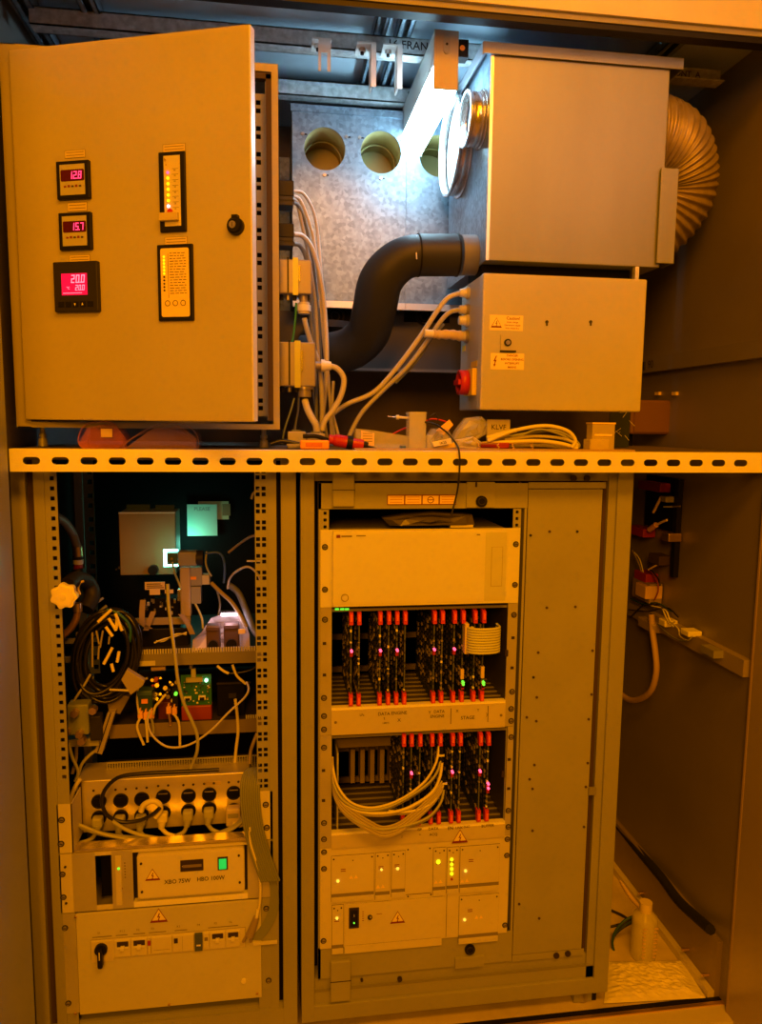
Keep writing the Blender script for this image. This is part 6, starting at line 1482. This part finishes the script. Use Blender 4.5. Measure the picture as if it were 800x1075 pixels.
# power supply chassis
pz1 = ds0 - .001; pz0 = .238
pt_ = thing('power_supply', 'modular power supply with green and yellow lamps at the bottom of the right rack', 'power supply', (.34, YR, pz0))
px0, px1 = .104, .585
psm = mat('psu_panel', (.70, .67, .55), .42, noise=.05, nscale=7)
psd = mat('psu_recess_shade', (.24, .22, .17), .5)  # recess shading put into a darker panel colour
MB().box(px0, px1, 1.702, 1.712, pz0, pz1, psm, c=.001).build('front_panel', pt_)
def module(q, leds, slots=True, label=None, ledm=None):
    (a, zt_), (c, _) = on(q[0], (q[1] + q[3]) / 2), on(q[2], (q[1] + q[3]) / 2)
    zt_ = on((q[0] + q[2]) / 2, q[1])[1]; zb_ = on((q[0] + q[2]) / 2, q[3])[1]
    a, c = min(a, c), max(a, c)
    h = zt_ - zb_
    o = MB().box(a + .0008, c - .0008, 1.6995, 1.702, zb_ + h * .18, zt_ - .001, psm).box(a + .0008, c - .0008, 1.697, 1.702, zb_, zb_ + h * .10, beige2)
    o.box(a, c, 1.7015, 1.7018, zb_, zt_, ink)
    if slots: o.box(a + .0008, c - .0008, 1.7005, 1.702, zb_ + h * .10, zb_ + h * .20, psd)
    o = o.build('supply_module', pt_, label=label)
    for mm, px, py, r_ in leds: x_, z_ = on(px, py); MB().cyl((x_, 1.6995, z_), (x_, 1.697, z_), r_, mm, 12).build('indicator_lamp', o)
    b = MB()
    for xx in (a + .006, c - .006): b.cyl((xx, 1.6995, zt_ - .008), (xx, 1.6988, zt_ - .008), .0022, ink, 8)
    b.cyl(((a + c) / 2, 1.6995, zt_ - .014), ((a + c) / 2, 1.6988, zt_ - .014), .0016, ink, 8)
    b.build('screw', o)
    return o, a, c, zb_, zt_
led_y2 = em('led_warm_yellow', (1, .80, .08), .95)
mods = (((347.5, 896, 392.5, 944), ((led_y2, 354.5, 923, .0036),), (371, 919)), ((393.5, 893.5, 409, 943), ((led_y2, 400, 911, .003),), (399, 929)), ((410.5, 892, 425, 940), ((led_y2, 417, 910, .0036),), None), ((454, 888.5, 467.5, 938), ((led_y, 459.5, 903, .0055),), (459.5, 924)), ((468.5, 888, 481, 936.5), ((led_y, 473.5, 900.5, .0042), (led_y, 473.5, 905.5, .0042), (led_y, 473.5, 910.5, .0042), (led_y, 473.5, 915.5, .0042), (redd, 473.5, 921, .003)), None), ((482, 886, 523.5, 934), ((led_y2, 488, 912.5, .0036),), (487, 923)), ((348, 948.5, 360.5, 999), ((led_y2, 353.5, 962, .0034),), None), ((481, 938, 522.5, 987), ((led_y2, 487, 963.5, .0036),), (502, 961)))
for q, L, mk in mods:
    o, a, c, e, f = module(q, L)
    if mk:
        x_, z_ = on(*mk); b = MB()
        for s_ in (-.006, .006): b.prism([(x_ + s_ - .0045, z_ - .004), (x_ + s_ + .0045, z_ - .004), (x_ + s_, z_ + .005)], 1.6988, 1.6995, labo)
        b.build('warning_mark', o)
    b = MB(); x_, z_ = a + (c - a) * .22, f - (f - e) * .30
    for k in range(2): b.box(x_, x_ + min(.012, (c - a) * .4), 1.699, 1.6995, z_ - .005 * k, z_ - .005 * k + .0018, inkr)
    b.build('print', o)
# mains panel
a, c = on(361.5, 970)[0], on(463.5, 965)[0]; zt_ = on(412, 944)[1]; zb_ = on(412, 995)[1]
mp = MB().box(a, c, 1.6995, 1.702, zb_ + .022, zt_, psm).box(a, c, 1.6995, 1.702, zb_, zb_ + .0205, psm).box(a, c, 1.7010, 1.7018, zb_, zt_, ink).build('mains_panel', pt_)
a_, c_, e_, f_ = R(366, 951, 376.5, 972, YR); s_ = MB().box(a_, c_, 1.697, 1.70, e_, f_, ink).build('rocker_switch', pt_, label='black rocker switch with a small green lamp')
MB().box(a_ + .004, c_ - .004, 1.694, 1.697, e_ + .006, f_ - .006, black, c=.001).box((a_ + c_) / 2 - .0005, (a_ + c_) / 2 + .0005, 1.6935, 1.694, (e_ + f_) / 2 + .006, (e_ + f_) / 2 + .012, labw).cyl(((a_ + c_) / 2, 1.694, (e_ + f_) / 2 - .010), ((a_ + c_) / 2, 1.6925, (e_ + f_) / 2 - .010), .002, led_g, 8).build('rocker', s_)
x_, z_ = on(388, 960); s_ = MB().cyl((x_, 1.6995, z_ - .002), (x_, 1.696, z_ - .002), .006, dark, 14).build('toggle_switch', pt_, label='small chrome toggle switch')
MB().sweep([(x_, 1.697, z_), (x_, 1.684, z_ + .008)], .0028, chrome, 10).build('lever', s_)
x_, z_ = on(417, 961); MB().warn(x_, 1.6995, z_, .033).build('warning_sign', pt_)
b = MB(); x_, z_ = on(395, 958); b.box(x_, x_ + .014, 1.699, 1.6995, z_, z_ + .001, inkr); x_, z_ = on(380, 958)
for k in range(5): b.box(x_, x_ + .004, 1.699, 1.6995, z_ - .006 * k + .006, z_ - .006 * k + .0075, inkr)
b.build('print', pt_)
b = MB(); x0_ = on(426, 920)[0]; x1_ = on(453, 918)[0]; b.box(x0_, x1_, 1.7012, 1.7022, on(440, 938)[1] + .002, on(440, 938)[1] + .003, ink).box(on(468, 960)[0], on(468, 960)[0] + .001, 1.7012, 1.702, pz0 + .004, on(468, 938)[1], ink)
b.build('panel_seam', pt_)
for px, py in ((428, 891), (451, 889.5), (428, 940), (452, 938)): x_, z_ = on(px, py); MB().cyl((x_, 1.702, z_), (x_, 1.7012, z_), .0022, ink, 8).build('rivet', pt_)
for px, py in ((340, 893.5), (340, 911), (339.5, 986.5), (532, 880), (531.5, 897), (529.5, 970)):
    x_, z_ = on(px, py); screw(pt_, x_, 1.702, z_, .0072)

# ================================================================== RIGHT WALL WIRING
def wp(px, py, off=.03): return wx(px, py, XR - off)
rw = thing('wiring_board', 'dark wiring board with loose cut wires on the right wall beside the rack', 'wiring board', wp(690, 640, .02))
P = wp(672, 505, .02), wp(708, 680, .02)
y1_, y0_ = wp(671, 600, .02).y, wp(707, 600, .02).y
z_top = wp(690, 500, .02).z; z_bot = wp(690, 600, .02).z
MB().box(XR - .02, XR - .004, y0_, y0_ + .02, z_bot, z_top, black).box(XR - .012, XR - .002, y0_ + .02, y1_, wp(690, 555, .02).z, z_top, blackm).build('board', rw)
def wire(l, r_, m_, nm='cut_wire', off=.04):
    MB().sweep(cr([wp(a_, b_, (o_[0] if o_ else off)) for a_, b_, *o_ in l], 6), r_, m_, 8).build(nm, rw)
wire([(694, 522), (686, 538)], .0042, labo); wire([(697, 532), (706, 532)], .0022, labw); wire([(706, 532), (714, 531.5)], .0018, cab)
wire([(684, 555), (691, 550), (700, 546)], .0038, labo); wire([(681, 598), (691, 592)], .0030, labo)
MB().sweep([wp(682, 556, .04), wp(689, 551, .04)], .0085, mat('wire_nut', (.80, .45, .15), .5), 8).build('wire_nut', rw)
def blob(q, m_, nm, off=.03, d=.03, label=None):
    A = wp(q[0], (q[1] + q[3]) / 2, off); C_ = wp(q[2], (q[1] + q[3]) / 2, off); zt_ = wp((q[0] + q[2]) / 2, q[1], off).z; zb_ = wp((q[0] + q[2]) / 2, q[3], off).z
    return MB().box(XR - off - d * .5, XR - .003, C_.y, A.y, zb_, zt_, m_, c=.003).build(nm, rw, label=label)
blob((674, 506, 698, 515), redd, 'red_terminal', label='dark red terminal block')
blob((663, 553, 680, 562), redd, 'red_terminal'); blob((698, 521, 704, 527), gcable, 'screw_head'); blob((699, 559, 707, 568), brass, 'brass_plug'); blob((685, 582, 697, 592), gasket, 'connector'); blob((670, 600, 683, 610), redd, 'red_terminal', label='dark red cap on the boxed relay')
blob((668, 609, 687, 630), mat('relay_tan', (.30, .24, .15), .5), 'relay'); blob((671.5, 613, 682.5, 627), mat('relay_label', (.70, .50, .25), .6), 'relay_label', .045)
blob((674, 651, 690, 661), mat('clamp_metal', (.5, .42, .28), .4, metal=.4), 'cable_clamp'); blob((696, 650, 703, 657), ycable, 'clip'); blob((719, 661, 728, 667), labw, 'clip')
wire([(664, 578), (670, 590), (675, 605)], .0022, cab); wire([(666, 580), (672, 588), (676, 604)], .0018, labw)
for i, (l, m_) in enumerate((([(684, 600), (690, 610), (691, 620), (687, 630)], mat('wine_wire', (.3, .06, .08), .5)), ([(680, 595), (690, 606), (693, 615)], bcable), ([(662, 628), (675, 634), (690, 633), (705, 642)], mat('green_dark', (.02, .08, .05), .5)), ([(660, 640), (680, 642), (700, 638), (712, 648)], bcable), ([(684, 636), (698, 640), (703, 650), (707, 658)], labw), ([(690, 655), (705, 668), (718, 673), (725, 670)], dcable), ([(703, 652), (712, 660), (714, 668), (722, 672), (727, 668)], gcable2), ([(662, 648), (672, 638), (682, 630)], bcable), ([(696, 640), (703, 655), (709, 652)], ycable))):
    wire(l, .0022, m_, 'wire')
MB().sweep(cr([wp(a_, b_, .04) for a_, b_ in ((684, 645), (685, 662), (688, 685), (689, 705), (684, 724), (674, 733), (662, 735), (652, 729))]), .0095, mat('hose_tan', (.46, .34, .20), .5), 12).build('drain_hose', label='tan hose hanging in a loop from the wiring board', cat='hose')

# ================================================================== FLOOR THINGS
bp_ = wz(675, 1004, .0)
bt_ = thing('plastic_bottle', 'translucent plastic bottle standing in the right floor corner', 'bottle', (bp_.x, bp_.y, 0))
hB = w(676, 947, bp_.y).z; rB = .036
prof = [(0, .002), (rB * .95, .0), (rB, .006), (rB, hB * .68), (rB * .93, hB * .76), (rB * .5, hB * .83), (rB * .42, hB * .86)]
b = MB(); N = 28; vs = []
for r_, z_ in prof:
    for k in range(N): th = 2 * PI * k / N; vs.append((bp_.x + r_ * math.cos(th), bp_.y + r_ * math.sin(th), z_))
b.add(vs, [(i * N + k, i * N + (k + 1) % N, (i + 1) * N + (k + 1) % N, (i + 1) * N + k) for i in range(len(prof) - 1) for k in range(N)], bottlem, True); b.build('body', bt_)
MB().cyl((bp_.x, bp_.y, hB * .84), (bp_.x, bp_.y, hB), rB * .5, mat('bottle_cap', (.80, .70, .55), .5), 18).build('cap', bt_)
b = MB(); 
for k in range(9):
    for j in range(2): th = -PI / 2 - .5 + j * .9; b.box(bp_.x + rB * math.cos(th) - .004, bp_.x + rB * math.cos(th) + .004 + .003 * (k % 3), bp_.y + rB * math.sin(th) - .002, bp_.y + rB * math.sin(th) + .002, .02 + .011 * k, .023 + .011 * k, mat('bottle_mark', (.65, .5, .35), .5))
b.build('markings', bt_)
# crumpled sheet
def zpt(px, py): q = wz(px, py, 0.01); return Vector((q.x, q.y, 0))
A, B_, C_, D_ = zpt(638, 1008), zpt(716, 1007), zpt(744, 1046), zpt(634, 1052)
C_.x = min(C_.x, XR - .04)
rn = random.Random(12); vs = []; N = 26
from mathutils import noise as mnoise
for i in range(N + 1):
    for j in range(N + 1):
        u, v = i / N, j / N
        p = (A * (1 - u) + B_ * u) * (1 - v) + (D_ * (1 - u) + C_ * u) * v
        e_ = min(u, 1 - u, v, 1 - v) * 6
        h_ = .006 + min(1, e_) * (.010 + .009 * abs(mnoise.noise(Vector((u * 9, v * 9, 0)))) + .004 * mnoise.noise(Vector((u * 25, v * 25, 3))))
        vs.append((p.x, p.y, h_))
fs = [(i * (N + 1) + j, (i + 1) * (N + 1) + j, (i + 1) * (N + 1) + j + 1, i * (N + 1) + j + 1) for i in range(N) for j in range(N)]
MB().add(vs, fs, mat('paper', (0, 0, 0))).build('paper_towel', label='crumpled pale paper towel lying on the floor in front of the bottle', cat='paper towel')
t = thing('cable_loop', 'dark green cable bundle looping on the floor beside the bottle', 'cable', wz(650, 1000, 0))
for k, m_ in enumerate((mat('green_dark', (0, 0, 0)), bcable, mat('green_dark', (0, 0, 0)), bcable)):
    y_ = 1.90 + .006 * k
    MB().sweep(cr(pts3([(665, 962 + 2 * k), (655, 967 + 2 * k), (646, 978 + k), (643, 990), (646, 1003)], y_)), .0036, m_, 8).build('cable', t)
MB().sweep(cr(pts3([(636, 974), (645, 972), (656, 969)], 1.92)), .0036, bcable, 8).build('cable', t)
MB().sweep(cr([wz(700, 985, .006), wz(690, 968, .006), wz(665, 945, .006), wz(652, 925, .006)]), .006, labo, 8).build('floor_cord', label='pale cord lying along the floor beside the kickplate', cat='cord')
MB().sweep(cr([wz(640, 955, .006), wz(655, 962, .006), wz(668, 972, .006)]), .004, dark, 8).build('floor_cord', label='dark cord crossing the floor behind the bottle', cat='cord')
for i, (px, py) in enumerate(((645, 940), (652, 932))):
    pass
